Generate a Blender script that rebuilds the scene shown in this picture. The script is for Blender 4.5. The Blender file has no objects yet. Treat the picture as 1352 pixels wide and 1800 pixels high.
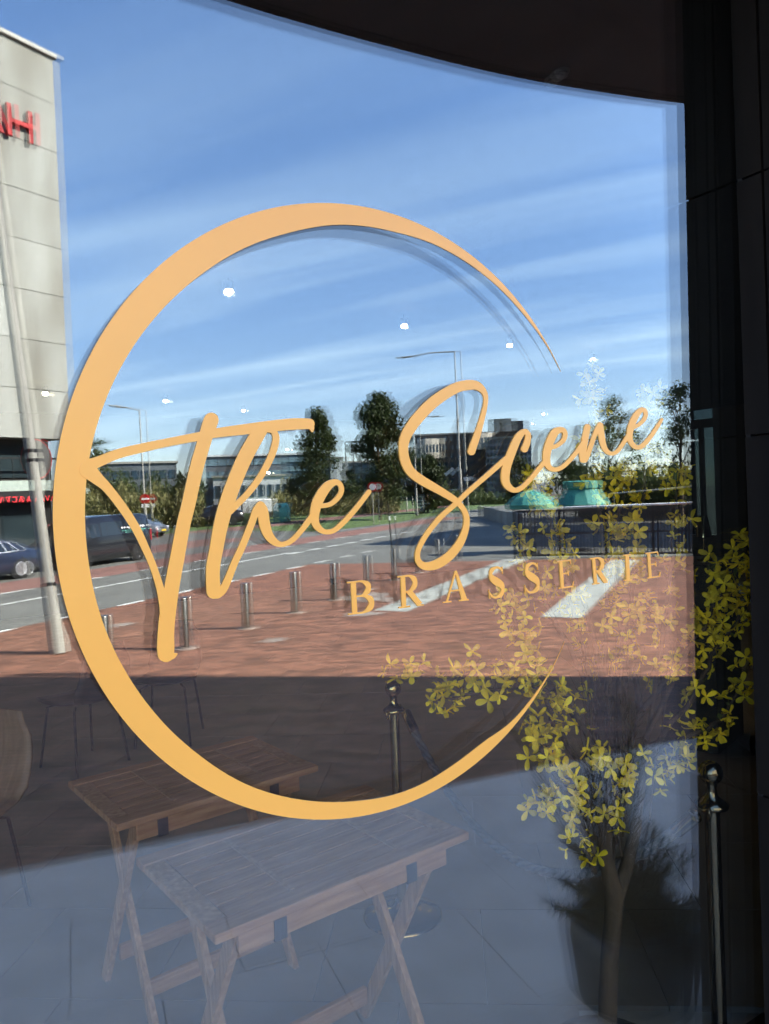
import bpy, bmesh, math, random
from mathutils import Vector as V, Matrix, Quaternion
random.seed(7)
sc = bpy.context.scene
COL = sc.collection

# ------------------------------------------------------------------ camera, sky, sun, exposure
FPX = 1353.0
PSI, TH, RO, TAU = 0.56010885, -0.01850948, -0.0424267, 0.00887321
DIST, CZ, ZS = 1.2, 1.74, -1.0          # camera to glass, eye height above terrace, street level
FW = V((math.sin(PSI)*math.cos(TH), math.cos(PSI)*math.cos(TH), math.sin(TH)))
R0 = V((math.cos(PSI), -math.sin(PSI), 0)); U0 = R0.cross(FW)
RT = R0*math.cos(RO) + U0*math.sin(RO); UPV = -R0*math.sin(RO) + U0*math.cos(RO)
CAM = V((0, -DIST, CZ))
cd = bpy.data.cameras.new('camera'); cam = bpy.data.objects.new('camera', cd); COL.objects.link(cam)
M = Matrix((RT, UPV, -FW)).transposed().to_4x4(); M.translation = CAM
cam.matrix_world = M
cd.sensor_fit = 'VERTICAL'; cd.sensor_height = 36.0; cd.lens = 36.0*FPX/1800.0
cd.clip_start = 0.02; cd.clip_end = 3000
sc.camera = cam

SUN_EL = math.radians(33); SUN_DIR = V((0.770*math.cos(SUN_EL), 0.638*math.cos(SUN_EL), math.sin(SUN_EL)))
w = bpy.data.worlds.new('World'); sc.world = w; w.use_nodes = True
nt = w.node_tree; nt.nodes.clear()
def nd(t, **k):
    n = nt.nodes.new(t)
    for a, b in k.items(): setattr(n, a, b)
    return n
out = nd('ShaderNodeOutputWorld'); bg = nd('ShaderNodeBackground')
sky = nd('ShaderNodeTexSky', sky_type='NISHITA', sun_disc=False, sun_elevation=SUN_EL,
         sun_rotation=math.atan2(SUN_DIR.x, SUN_DIR.y), air_density=0.85, dust_density=0.0, ozone_density=4.5)
tc = nd('ShaderNodeTexCoord'); sep = nd('ShaderNodeSeparateXYZ'); nt.links.new(tc.outputs['Generated'], sep.inputs[0])
mz = nd('ShaderNodeMath', operation='MAXIMUM'); mz.inputs[1].default_value = 0.0; nt.links.new(sep.outputs[2], mz.inputs[0])
az_ = nd('ShaderNodeMath', operation='ADD'); az_.inputs[1].default_value = 0.09; nt.links.new(mz.outputs[0], az_.inputs[0])
dv = nd('ShaderNodeVectorMath', operation='DIVIDE'); nt.links.new(tc.outputs['Generated'], dv.inputs[0])
cmb = nd('ShaderNodeCombineXYZ')
for i in range(3): nt.links.new(az_.outputs[0], cmb.inputs[i])
nt.links.new(cmb.outputs[0], dv.inputs[1])
mp = nd('ShaderNodeMapping', vector_type='TEXTURE'); mp.inputs['Rotation'].default_value = (0, 0, math.radians(58)); mp.inputs['Scale'].default_value = (3.0, 0.36, 1.0); mp.inputs['Location'].default_value = (0.7, 2.3, 0)
nt.links.new(dv.outputs[0], mp.inputs[0])
n1 = nd('ShaderNodeTexNoise'); n1.inputs['Scale'].default_value = 0.8; n1.inputs['Detail'].default_value = 8; n1.inputs['Roughness'].default_value = 0.52; n1.inputs['Distortion'].default_value = 0.5
nt.links.new(mp.outputs[0], n1.inputs[0])
cr = nd('ShaderNodeValToRGB'); cr.color_ramp.elements[0].position = 0.43; cr.color_ramp.elements[1].position = 0.80
cr.color_ramp.elements[0].color = (0, 0, 0, 1); cr.color_ramp.elements[1].color = (0.56, 0.56, 0.56, 1)
nt.links.new(n1.outputs[0], cr.inputs[0])
mx = nd('ShaderNodeMix', data_type='RGBA'); mrz = nd('ShaderNodeMapRange'); mrz.inputs[1].default_value = 0.18; mrz.inputs[2].default_value = 0.50; mrz.inputs[3].default_value = 1.0; mrz.inputs[4].default_value = 0.22; nt.links.new(sep.outputs[2], mrz.inputs[0])
mlz = nd('ShaderNodeMath', operation='MULTIPLY'); nt.links.new(cr.outputs[0], mlz.inputs[0]); nt.links.new(mrz.outputs[0], mlz.inputs[1]); nt.links.new(mlz.outputs[0], mx.inputs[0])
gm = nd('ShaderNodeGamma'); gm.inputs[1].default_value = 0.46; nt.links.new(sky.outputs[0], gm.inputs[0])
hv = nd('ShaderNodeHueSaturation'); hv.inputs['Hue'].default_value = 0.517; hv.inputs['Saturation'].default_value = 1.58; hv.inputs['Value'].default_value = 1.38; nt.links.new(gm.outputs[0], hv.inputs['Color'])
nt.links.new(hv.outputs[0], mx.inputs[6])
mx.inputs[7].default_value = (3.0, 3.8, 4.5, 1)
nt.links.new(mx.outputs[2], bg.inputs[0]); bg.inputs[1].default_value = 0.15; nt.links.new(bg.outputs[0], out.inputs[0])
sl = bpy.data.lights.new('sun', 'SUN'); sl.energy = 5.0; sl.angle = math.radians(0.53); sl.color = (1, 0.94, 0.85)
so = bpy.data.objects.new('sun', sl); COL.objects.link(so); so.rotation_euler = (-SUN_DIR).to_track_quat('-Z', 'Y').to_euler(); so.location = (30, 20, 40)
vs = sc.view_settings; vs.view_transform = 'Standard'; vs.look = 'None'; vs.gamma = 1; vs.use_curve_mapping = False
vs.exposure = 3.12
cy = sc.cycles; cy.transparent_max_bounces = 32; cy.max_bounces = 10; cy.glossy_bounces = 6; cy.diffuse_bounces = 3
cy.caustics_reflective = False; cy.caustics_refractive = False; cy.use_denoising = True; cy.sample_clamp_indirect = 6

# ------------------------------------------------------------------ placing helpers (all give real world points)
NG = V((0, math.cos(TAU), math.sin(TAU))); VG = V((0, -math.sin(TAU), math.cos(TAU))); P0 = V((0, 0, CZ))
def ray(x, y): return FW + RT*((x-676)/FPX) - UPV*((y-900)/FPX)
def gl(x, y, off=0.0):                       # point on the outer face of the glass
    d = ray(x, y); return CAM + d*((P0-CAM).dot(NG)/d.dot(NG)) - NG*off
def refl(x, y):
    d = ray(x, y); return gl(x, y), d - NG*(2*d.dot(NG))
def S(x, y, z=ZS):                           # street point whose mirror image stands there
    o, d = refl(x, y); return o + d*((z-o.z)/d.z)
def SP(x, y, p, n):                          # mirror ray met with a plane
    o, d = refl(x, y); return o + d*((V(p)-o).dot(n)/d.dot(n))
def SD(x, dist, z=ZS):                       # street point in direction x, so far from the glass
    o, d = refl(x, 860); h = math.hypot(d.x, d.y); return V((o.x+d.x/h*dist, o.y+d.y/h*dist, z))
def ZU(x, y, b):                             # height seen at image y above base b
    o, d = refl(x, y); return (o + d*(math.hypot(b[0]-o.x, b[1]-o.y)/math.hypot(d.x, d.y))).z
def I(x, y, z=0.0):                          # indoor point seen through the glass, by height
    d = ray(x, y); return CAM + d*((z-CZ)/d.z)
def ID(x, y, dep):                           # indoor point by depth along the view axis
    return CAM + ray(x, y)*dep
UR = V((0.8243, -0.5662, 0)); NR = V((0.5662, 0.8243, 0))     # along the road, and from the road to the terrace
def RD(a, o, z=ZS): return V((UR.x*a+NR.x*o, UR.y*a+NR.y*o, z))
RZ = math.atan2(UR.y, UR.x)

# ------------------------------------------------------------------ materials
MATS = {}
def mat(name, col, rough=0.6, metal=0.0, var=0.15, scale=8.0, bump=0.0, col2=None, spec=0.5, coord='Object', stretch=None, island=False, detail=5.0, objvar=0.0):
    if name in MATS: return MATS[name]
    m = bpy.data.materials.new(name); m.use_nodes = True; t = m.node_tree; b = t.nodes['Principled BSDF']
    b.inputs['Roughness'].default_value = rough; b.inputs['Metallic'].default_value = metal
    b.inputs['Specular IOR Level'].default_value = spec
    c = t.nodes.new('ShaderNodeTexCoord'); mpn = t.nodes.new('ShaderNodeMapping')
    t.links.new(c.outputs[coord], mpn.inputs[0])
    if stretch: mpn.inputs['Scale'].default_value = stretch
    n = t.nodes.new('ShaderNodeTexNoise'); n.inputs['Scale'].default_value = scale; n.inputs['Detail'].default_value = detail
    t.links.new(mpn.outputs[0], n.inputs[0])
    r = t.nodes.new('ShaderNodeValToRGB'); r.color_ramp.elements[0].position = 0.3; r.color_ramp.elements[1].position = 0.7
    c2 = col2 or tuple(min(1, x*(1+var)) for x in col)
    c1 = col if col2 else tuple(x*(1-var) for x in col)
    r.color_ramp.elements[0].color = (*c1, 1); r.color_ramp.elements[1].color = (*c2, 1)
    t.links.new(n.outputs[0], r.inputs[0])
    src = r.outputs[0]
    if island:
        g = t.nodes.new('ShaderNodeNewGeometry'); hs = t.nodes.new('ShaderNodeHueSaturation')
        mr = t.nodes.new('ShaderNodeMapRange'); mr.inputs[3].default_value = 0.55; mr.inputs[4].default_value = 1.45
        t.links.new(g.outputs['Random Per Island'], mr.inputs[0]); t.links.new(mr.outputs[0], hs.inputs['Value']); t.links.new(src, hs.inputs['Color']); src = hs.outputs[0]
    if objvar:
        oi = t.nodes.new('ShaderNodeObjectInfo'); h2 = t.nodes.new('ShaderNodeHueSaturation'); m3 = t.nodes.new('ShaderNodeMapRange'); m3.inputs[3].default_value = 1-objvar; m3.inputs[4].default_value = 1+objvar*0.6
        t.links.new(oi.outputs['Random'], m3.inputs[0]); t.links.new(m3.outputs[0], h2.inputs['Value']); t.links.new(src, h2.inputs['Color']); src = h2.outputs[0]
    t.links.new(src, b.inputs['Base Color'])
    if bump:
        bp = t.nodes.new('ShaderNodeBump'); bp.inputs['Strength'].default_value = bump; bp.inputs['Distance'].default_value = 0.01
        t.links.new(n.outputs[0], bp.inputs['Height']); t.links.new(bp.outputs[0], b.inputs['Normal'])
    MATS[name] = m; return m
def emit(name, col, s):
    if name in MATS: return MATS[name]
    m = bpy.data.materials.new(name); m.use_nodes = True; b = m.node_tree.nodes['Principled BSDF']
    b.inputs['Base Color'].default_value = (*col, 1); b.inputs['Emission Color'].default_value = (*col, 1); b.inputs['Emission Strength'].default_value = s
    MATS[name] = m; return m
def glassmat(name, r0, tint, dust=0.0):
    m = bpy.data.materials.new(name); m.use_nodes = True; t = m.node_tree; t.nodes.clear()
    o = t.nodes.new('ShaderNodeOutputMaterial'); mi = t.nodes.new('ShaderNodeMixShader'); tr = t.nodes.new('ShaderNodeBsdfTransparent'); g = t.nodes.new('ShaderNodeBsdfGlossy')
    g.inputs['Roughness'].default_value = 0.0; g.inputs['Color'].default_value = (0.97, 1, 1, 1); tr.inputs[0].default_value = (*tint, 1)
    ge = t.nodes.new('ShaderNodeNewGeometry'); dt = t.nodes.new('ShaderNodeVectorMath'); dt.operation = 'DOT_PRODUCT'
    t.links.new(ge.outputs['Normal'], dt.inputs[0]); t.links.new(ge.outputs['Incoming'], dt.inputs[1])
    ab = t.nodes.new('ShaderNodeMath'); ab.operation = 'ABSOLUTE'; t.links.new(dt.outputs['Value'], ab.inputs[0])
    su = t.nodes.new('ShaderNodeMath'); su.operation = 'SUBTRACT'; su.inputs[0].default_value = 1; t.links.new(ab.outputs[0], su.inputs[1])
    pw = t.nodes.new('ShaderNodeMath'); pw.operation = 'POWER'; pw.inputs[1].default_value = 5; t.links.new(su.outputs[0], pw.inputs[0])
    ml = t.nodes.new('ShaderNodeMath'); ml.operation = 'MULTIPLY_ADD'; ml.inputs[1].default_value = 1-r0; ml.inputs[2].default_value = r0; t.links.new(pw.outputs[0], ml.inputs[0])
    t.links.new(ml.outputs[0], mi.inputs[0]); t.links.new(tr.outputs[0], mi.inputs[1]); t.links.new(g.outputs[0], mi.inputs[2]); t.links.new(mi.outputs[0], o.inputs[0])
    if dust:                                   # faint smears of dust on the outside
        tcn = t.nodes.new('ShaderNodeTexCoord'); mpp = t.nodes.new('ShaderNodeMapping'); mpp.inputs['Scale'].default_value = (2.2, 1, 3.6); t.links.new(tcn.outputs['Object'], mpp.inputs[0])
        nn = t.nodes.new('ShaderNodeTexNoise'); nn.inputs['Scale'].default_value = 2.0; nn.inputs['Detail'].default_value = 9; nn.inputs['Distortion'].default_value = 1.2; t.links.new(mpp.outputs[0], nn.inputs[0])
        rr_ = t.nodes.new('ShaderNodeMapRange'); rr_.inputs[1].default_value = 0.52; rr_.inputs[2].default_value = 0.85; rr_.inputs[3].default_value = 0.001; rr_.inputs[4].default_value = dust; t.links.new(nn.outputs[0], rr_.inputs[0])
        df = t.nodes.new('ShaderNodeBsdfDiffuse'); df.inputs[0].default_value = (0.6, 0.6, 0.6, 1); m2 = t.nodes.new('ShaderNodeMixShader'); t.links.new(rr_.outputs[0], m2.inputs[0]); t.links.new(mi.outputs[0], m2.inputs[1]); t.links.new(df.outputs[0], m2.inputs[2]); t.links.new(m2.outputs[0], o.inputs[0])
    return m
def leafmat(name, col, col2, trans=0.35):
    m = mat(name, col, 0.55, 0, 0.2, 3.0, col2=col2, island=True, spec=0.3)
    t = m.node_tree; b = t.nodes['Principled BSDF']; o = t.nodes['Material Output']
    tl = t.nodes.new('ShaderNodeBsdfTranslucent'); mi = t.nodes.new('ShaderNodeMixShader'); mi.inputs[0].default_value = trans
    t.links.new(b.inputs['Base Color'].links[0].from_socket, tl.inputs[0])
    t.links.new(b.outputs[0], mi.inputs[1]); t.links.new(tl.outputs[0], mi.inputs[2]); t.links.new(mi.outputs[0], o.inputs[0])
    return m
def brickmat(name, c1, c2, mort, rot, bw, bh, rough=0.85, big=None, mscale=0.012):
    m = bpy.data.materials.new(name); m.use_nodes = True; t = m.node_tree; b = t.nodes['Principled BSDF']; b.inputs['Roughness'].default_value = rough
    c = t.nodes.new('ShaderNodeTexCoord'); mpn = t.nodes.new('ShaderNodeMapping'); mpn.inputs['Rotation'].default_value = (0, 0, rot); t.links.new(c.outputs['Object'], mpn.inputs[0])
    br = t.nodes.new('ShaderNodeTexBrick'); br.inputs['Color1'].default_value = (*c1, 1); br.inputs['Color2'].default_value = (*c2, 1); br.inputs['Mortar'].default_value = (*mort, 1)
    br.inputs['Scale'].default_value = 1; br.inputs['Brick Width'].default_value = bw; br.inputs['Row Height'].default_value = bh; br.inputs['Mortar Size'].default_value = mscale; br.inputs['Bias'].default_value = 0
    t.links.new(mpn.outputs[0], br.inputs[0])
    # long uneven streaks: rows laid slightly up and down
    mp2 = t.nodes.new('ShaderNodeMapping'); mp2.vector_type = 'TEXTURE'; mp2.inputs['Rotation'].default_value = (0, 0, -rot); mp2.inputs['Scale'].default_value = (0.55, 0.13, 1); t.links.new(c.outputs['Object'], mp2.inputs[0])
    n = t.nodes.new('ShaderNodeTexNoise'); n.inputs['Scale'].default_value = 1.6; n.inputs['Detail'].default_value = 4; n.inputs['Roughness'].default_value = 0.6; t.links.new(mp2.outputs[0], n.inputs[0])
    n2 = t.nodes.new('ShaderNodeTexNoise'); n2.inputs['Scale'].default_value = 0.35; n2.inputs['Detail'].default_value = 4; t.links.new(c.outputs['Object'], n2.inputs[0])
    hs = t.nodes.new('ShaderNodeHueSaturation'); mr = t.nodes.new('ShaderNodeMapRange'); mr.inputs[1].default_value = 0.34; mr.inputs[2].default_value = 0.66; mr.inputs[3].default_value = 0.35; mr.inputs[4].default_value = 1.9
    t.links.new(n.outputs[0], mr.inputs[0]); t.links.new(mr.outputs[0], hs.inputs['Value']); t.links.new(br.outputs[0], hs.inputs['Color'])
    mx2 = t.nodes.new('ShaderNodeMix'); mx2.data_type = 'RGBA'; mx2.blend_type = 'MULTIPLY'; mx2.inputs[0].default_value = 0.6
    r2 = t.nodes.new('ShaderNodeValToRGB'); r2.color_ramp.elements[0].position = 0.3; r2.color_ramp.elements[0].color = (0.7, 0.7, 0.72, 1); r2.color_ramp.elements[1].color = (1.15, 1.1, 1.05, 1); t.links.new(n2.outputs[0], r2.inputs[0])
    t.links.new(hs.outputs[0], mx2.inputs[6]); t.links.new(r2.outputs[0], mx2.inputs[7]); t.links.new(mx2.outputs[2], b.inputs['Base Color'])
    bp = t.nodes.new('ShaderNodeBump'); bp.inputs['Strength'].default_value = 0.6; bp.inputs['Distance'].default_value = 0.02
    t.links.new(n.outputs[0], bp.inputs['Height']); t.links.new(bp.outputs[0], b.inputs['Normal'])
    MATS[name] = m; return m
def woodmat(name, c1, c2, stretch=(1, 14, 14), rough=0.55):
    return mat(name, c1, rough, 0, 0.2, 5.0, bump=0.15, col2=c2, stretch=stretch)

# ------------------------------------------------------------------ mesh helpers
class MB:
    def __init__(s): s.v = []; s.f = []; s.sm = set()
    def add(s, vs, fs, smooth=False):
        o = len(s.v); s.v += [tuple(p) for p in vs]
        for f in fs:
            if smooth: s.sm.add(len(s.f))
            s.f.append(tuple(i+o for i in f))
        return s
    def box(s, c, d, rz=0.0, mtx=None):
        c = V(c); x, y, z = d[0]/2, d[1]/2, d[2]/2; q = mtx or Matrix.Rotation(rz, 3, 'Z')
        vs = [c + q @ V((a*x, b*y, e*z)) for e in (-1, 1) for a, b in ((-1, -1), (1, -1), (1, 1), (-1, 1))]
        return s.add(vs, [(3, 2, 1, 0), (4, 5, 6, 7), (0, 1, 5, 4), (1, 2, 6, 5), (2, 3, 7, 6), (3, 0, 4, 7)])
    def bar(s, a, b, wx, wy, side=V((0, 0, 1))):     # a square-section beam from a to b
        a, b = V(a), V(b); z = (b-a).normalized(); x = side.cross(z)
        if x.length < 1e-4: x = V((1, 0, 0)).cross(z)
        x.normalize(); y = z.cross(x)
        vs = [p + x*(wx/2*i) + y*(wy/2*j) for p in (a, b) for i, j in ((-1, -1), (1, -1), (1, 1), (-1, 1))]
        return s.add(vs, [(3, 2, 1, 0), (4, 5, 6, 7), (0, 1, 5, 4), (1, 2, 6, 5), (2, 3, 7, 6), (3, 0, 4, 7)])
    def tube(s, pts, rad, n=8, cap=True):
        pts = [V(p) for p in pts]; r = rad if isinstance(rad, (list, tuple)) else [rad]*len(pts)
        vs = []; fs = []; px = None
        for i, p in enumerate(pts):
            t = (pts[min(i+1, len(pts)-1)] - pts[max(i-1, 0)]).normalized()
            if px is None:
                px = t.cross(V((0, 0, 1)));
                if px.length < 1e-3: px = t.cross(V((1, 0, 0)))
            px = (px - t*px.dot(t)).normalized(); py = t.cross(px)
            for k in range(n):
                a = 2*math.pi*k/n; vs.append(p + (px*math.cos(a) + py*math.sin(a))*r[i])
        for i in range(len(pts)-1):
            for k in range(n):
                fs.append((i*n+k, i*n+(k+1) % n, (i+1)*n+(k+1) % n, (i+1)*n+k))
        s.add(vs, fs, True)
        if cap: s.add(vs[:n], [tuple(range(n))[::-1]]); s.add(vs[-n:], [tuple(range(n))])
        return s
    def lathe(s, prof, c=(0, 0, 0), n=20, ax=None):
        c = V(c); q = ax or Matrix.Identity(3); vs = []; fs = []
        for r, z in prof:
            for k in range(n):
                a = 2*math.pi*k/n; vs.append(c + q @ V((r*math.cos(a), r*math.sin(a), z)))
        for i in range(len(prof)-1):
            for k in range(n): fs.append((i*n+k, i*n+(k+1) % n, (i+1)*n+(k+1) % n, (i+1)*n+k))
        s.add(vs, fs, True)
        s.add(vs[:n], [tuple(range(n))[::-1]]); s.add(vs[-n:], [tuple(range(n))])
        return s
    def prism(s, poly, z0, z1):
        n = len(poly); vs = [(p[0], p[1], z0) for p in poly] + [(p[0], p[1], z1) for p in poly]
        return s.add(vs, [tuple(range(n))[::-1], tuple(range(n, 2*n))] + [(i, (i+1) % n, n+(i+1) % n, n+i) for i in range(n)])
    def ext(s, poly, d):                             # planar 3D polygon given a thickness
        n = len(poly); vs = [V(p) for p in poly] + [V(p)+d for p in poly]
        return s.add(vs, [tuple(range(n))[::-1], tuple(range(n, 2*n))] + [(i, (i+1) % n, n+(i+1) % n, n+i) for i in range(n)])
    def mesh(s, name, m, off=None):
        me = bpy.data.meshes.new(name); o = V(off) if off is not None else V((0, 0, 0))
        me.from_pydata([tuple(V(p)-o) for p in s.v], [], s.f)
        if s.sm: me.polygons.foreach_set('use_smooth', [i in s.sm for i in range(len(s.f))])
        bm = bmesh.new(); bm.from_mesh(me); bmesh.ops.recalc_face_normals(bm, faces=bm.faces); bm.to_mesh(me); bm.free()
        me.materials.append(m); return me
    def build(s, name, m, parent=None, off=None, bevel=0):
        o = mk(name, s.mesh(name, m, off), parent)
        if bevel:
            b = o.modifiers.new('edge', 'BEVEL'); b.width = bevel; b.segments = 2; b.limit_method = 'ANGLE'
        return o
def mk(name, me, parent=None, loc=None, rot=None):
    o = bpy.data.objects.new(name, me); COL.objects.link(o)
    if parent: o.parent = parent
    if loc is not None: o.location = loc
    if rot is not None: o.rotation_euler = rot
    return o
def tag(o, label=None, cat=None, group=None, kind=None):
    if label: o['label'] = label
    if cat: o['category'] = cat
    if group: o['group'] = group
    if kind: o['kind'] = kind
    return o
def thing(name, label, cat, loc=(0, 0, 0), rz=0.0, group=None):
    o = bpy.data.objects.new(name, None); COL.objects.link(o); o.location = loc; o.rotation_euler = (0, 0, rz); o.empty_display_size = 0.1
    return tag(o, label, cat, group)
def copy_tree(o, parent=None):
    c = o.copy(); COL.objects.link(c); c.parent = parent
    for ch in list(o.children): copy_tree(ch, c)
    return c
def catmull(p, n=7):
    if len(p) < 3: return p
    o = []; q = [tuple(2*a-b for a, b in zip(p[0], p[1]))] + p + [tuple(2*a-b for a, b in zip(p[-1], p[-2]))]
    for i in range(1, len(q)-2):
        for k in range(n):
            t = k/n; r = []
            for a, b, c, d in zip(q[i-1], q[i], q[i+1], q[i+2]):
                r.append(0.5*((2*b) + (c-a)*t + (2*a-5*b+4*c-d)*t*t + (3*b-a-3*c+d)*t**3))
            o.append(tuple(r))
    o.append(p[-1]); return o
def sheet(name, poly, z, m, kind='structure'):
    me = bpy.data.meshes.new(name); me.from_pydata([(p[0], p[1], z) for p in poly], [], [tuple(range(len(poly)))])
    bm = bmesh.new(); bm.from_mesh(me); bm.faces.ensure_lookup_table()
    if bm.faces[0].normal.z < 0: bmesh.ops.reverse_faces(bm, faces=bm.faces)
    bm.to_mesh(me); bm.free(); me.materials.append(m)
    o = mk(name, me); return tag(o, kind=kind) if kind else o
def textmesh(name, body, m, size, ext, sp=1.0):
    c = bpy.data.curves.new(name, 'FONT'); c.body = body; c.size = size; c.extrude = ext; c.resolution_u = 3; c.space_character = sp
    o = bpy.data.objects.new(name, c); COL.objects.link(o); bpy.context.view_layer.update()
    me = bpy.data.meshes.new_from_object(o.evaluated_get(bpy.context.evaluated_depsgraph_get()))
    bpy.data.objects.remove(o); me.materials.clear(); me.materials.append(m); return me

# ------------------------------------------------------------------ palette
M_black = mat('black_metal', (0.010, 0.010, 0.011), 0.5, 0, 0.2, 20, spec=0.25)
M_clad = mat('dark_cladding', (0.0075, 0.0055, 0.0045), 0.55, 0, 0.4, 3, stretch=(6, 6, 0.6), bump=0.05, spec=0.12)
M_soffit = mat('dark_soffit', (0.060, 0.055, 0.050), 0.7, 0, 0.25, 2.5)
M_gold = mat('gold_vinyl', (0.96, 0.445, 0.078), 0.30, 0, 0.03, 3, spec=0.55)
M_tile = mat('floor_tile', (0.185, 0.168, 0.142), 0.5, 0, 0.22, 2.2, detail=7, bump=0.03)
M_slab = mat('terrace_stone', (0.80, 0.645, 0.53), 0.75, 0, 0.12, 3.5, detail=8, bump=0.1)
M_joint = mat('joint_grout', (0.62, 0.52, 0.44), 0.9)
M_joint2 = mat('floor_grout', (0.36, 0.34, 0.30), 0.9)
M_darkwall = mat('dark_wall', (0.014, 0.011, 0.009), 0.7, 0, 0.3, 1.5)
M_ceil = mat('dark_ceiling', (0.010, 0.009, 0.009), 0.9, spec=0.1)
M_wood = woodmat('acacia_wood', (0.27, 0.11, 0.040), (0.46, 0.23, 0.095), (1.2, 16, 16))
M_wood2 = woodmat('acacia_wood_upright', (0.28, 0.125, 0.048), (0.50, 0.27, 0.12), (16, 16, 1.2))
M_strap = mat('strap_webbing', (0.012, 0.014, 0.02), 0.8)
M_brass = mat('polished_brass', (0.62, 0.44, 0.18), 0.10, 1.0, 0.05, 5)
M_chrome = mat('dark_chrome', (0.22, 0.18, 0.12), 0.10, 1.0, 0.05, 5)
M_steel = mat('brushed_steel', (0.30, 0.285, 0.26), 0.33, 1.0, 0.10, 6, stretch=(1, 1, 20))
M_asph = mat('asphalt', (0.130, 0.128, 0.115), 0.9, 0, 0.22, 0.6, detail=12, bump=0.2)
M_red = mat('red_cycle_asphalt', (0.20, 0.095, 0.075), 0.9, 0, 0.18, 0.8, detail=10)
M_white = mat('road_paint', (0.66, 0.66, 0.62), 0.8, 0, 0.16, 4, detail=8)
M_conc = mat('cast_concrete', (0.16, 0.15, 0.125), 0.85, 0, 0.12, 0.55, detail=12, bump=0.1, col2=(0.37, 0.38, 0.36), stretch=(1, 1, 0.22), objvar=0.08)
M_galv = mat('galvanised_steel', (0.29, 0.28, 0.25), 0.6, 0.0, 0.12, 3, stretch=(1, 1, 0.2))
M_grass = mat('grass', (0.05, 0.09, 0.018), 0.9, 0, 0.3, 1.2, col2=(0.10, 0.15, 0.035), detail=12)
M_bark = mat('bark', (0.072, 0.045, 0.024), 0.9, 0, 0.35, 18, bump=0.5, stretch=(1, 1, 0.3))
M_signred = mat('sign_red', (0.36, 0.006, 0.010), 0.55, spec=0.2)
M_signwhite = mat('sign_white', (0.75, 0.75, 0.74), 0.5, 0, 0.04)
M_dglass = mat('dark_window_glass', (0.02, 0.03, 0.035), 0.05, 0, 0.3, 0.6, spec=0.8)
BR = -0.56
M_brick = brickmat('red_paving_brick', (0.190, 0.073, 0.040), (0.240, 0.102, 0.060), (0.105, 0.050, 0.033), BR, 0.21, 0.10)

# ------------------------------------------------------------------ street level
def quad_rd(a0, a1, o0, o1): return [RD(a0, o0), RD(a1, o0), RD(a1, o1), RD(a0, o1)]
sheet('ground', [(-900, -1200), (900, -1200), (900, 900), (-900, 900)], ZS, M_asph)
sheet('brick_plaza', [RD(-60, -12.75), RD(23.8, -12.75), RD(25.9, -5.6), RD(28.6, 2.6), RD(34, 12), RD(0, 40), RD(-60, 30)], ZS+0.004, M_brick)
sheet('cycle_lane', quad_rd(-80, 60, -20.6, -18.2), ZS+0.004, M_red)
sheet('parking_strip', quad_rd(-80, 37, -26.6, -23.2), ZS+0.004, M_red)
sheet('footpath', [RD(40, -33.5), RD(160, -29.0), RD(160, -27.0), RD(44, -30.0)], ZS+0.008, M_red)
sheet('grass_verge', [RD(42.5, -22.2), RD(52, -21.3), RD(66, -22.3), RD(140, -24.2), RD(140, -27.3), RD(60, -29.2), RD(45, -30.5)], ZS+0.006, M_grass)
sheet('grass_field', [RD(30, -34), RD(160, -29.2), RD(170, -60), RD(30, -80)], ZS+0.004, M_grass)
def stripe(a0, a1, o, wd, lab=None): sheet('road_marking', quad_rd(a0, a1, o-wd/2, o+wd/2), ZS+0.009, M_white)
stripe(-60, 28.3, -16.15, 0.14)
for k in range(-6, 10): stripe(10.0+k*2.05, 10.0+k*2.05+0.95, -12.72, 0.14)
for k in range(-6, 9): stripe(15.0+k*3.1, 15.0+k*3.1+1.25, -18.15, 0.13)
for k in range(8): stripe(27.6+k*1.85, 28.7+k*1.85, -15.85, 0.22)
M_zebra = mat('pale_stone_band', (0.33, 0.335, 0.30), 0.85, 0, 0.2, 3, detail=8)
for o in (-5.68, -1.95):
    sheet('zebra_bar', quad_rd(14.8, 26.3, o-0.40, o+0.40), ZS+0.009, M_zebra)
# pale mottled patches with ragged outlines, laid over the brick
M_patch = mat('pale_mottle', (0.20, 0.11, 0.08), 0.9, 0, 0.3, 3.0, col2=(0.31, 0.29, 0.26))
for (x, y, wx, wy) in ((205, 1100, 0.36, 0.30), (480, 1126, 0.34, 0.22), (640, 1080, 0.45, 0.4), (652, 1052, 0.7, 1.0)):
    c = S(x, y); n = 22
    sheet('pale_patch', [c + V((math.cos(i/n*6.283)*wx*random.uniform(.45, 1.3), math.sin(i/n*6.283)*wy*random.uniform(.45, 1.3), 0)) for i in range(n)], ZS+0.010, M_patch)

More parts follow.
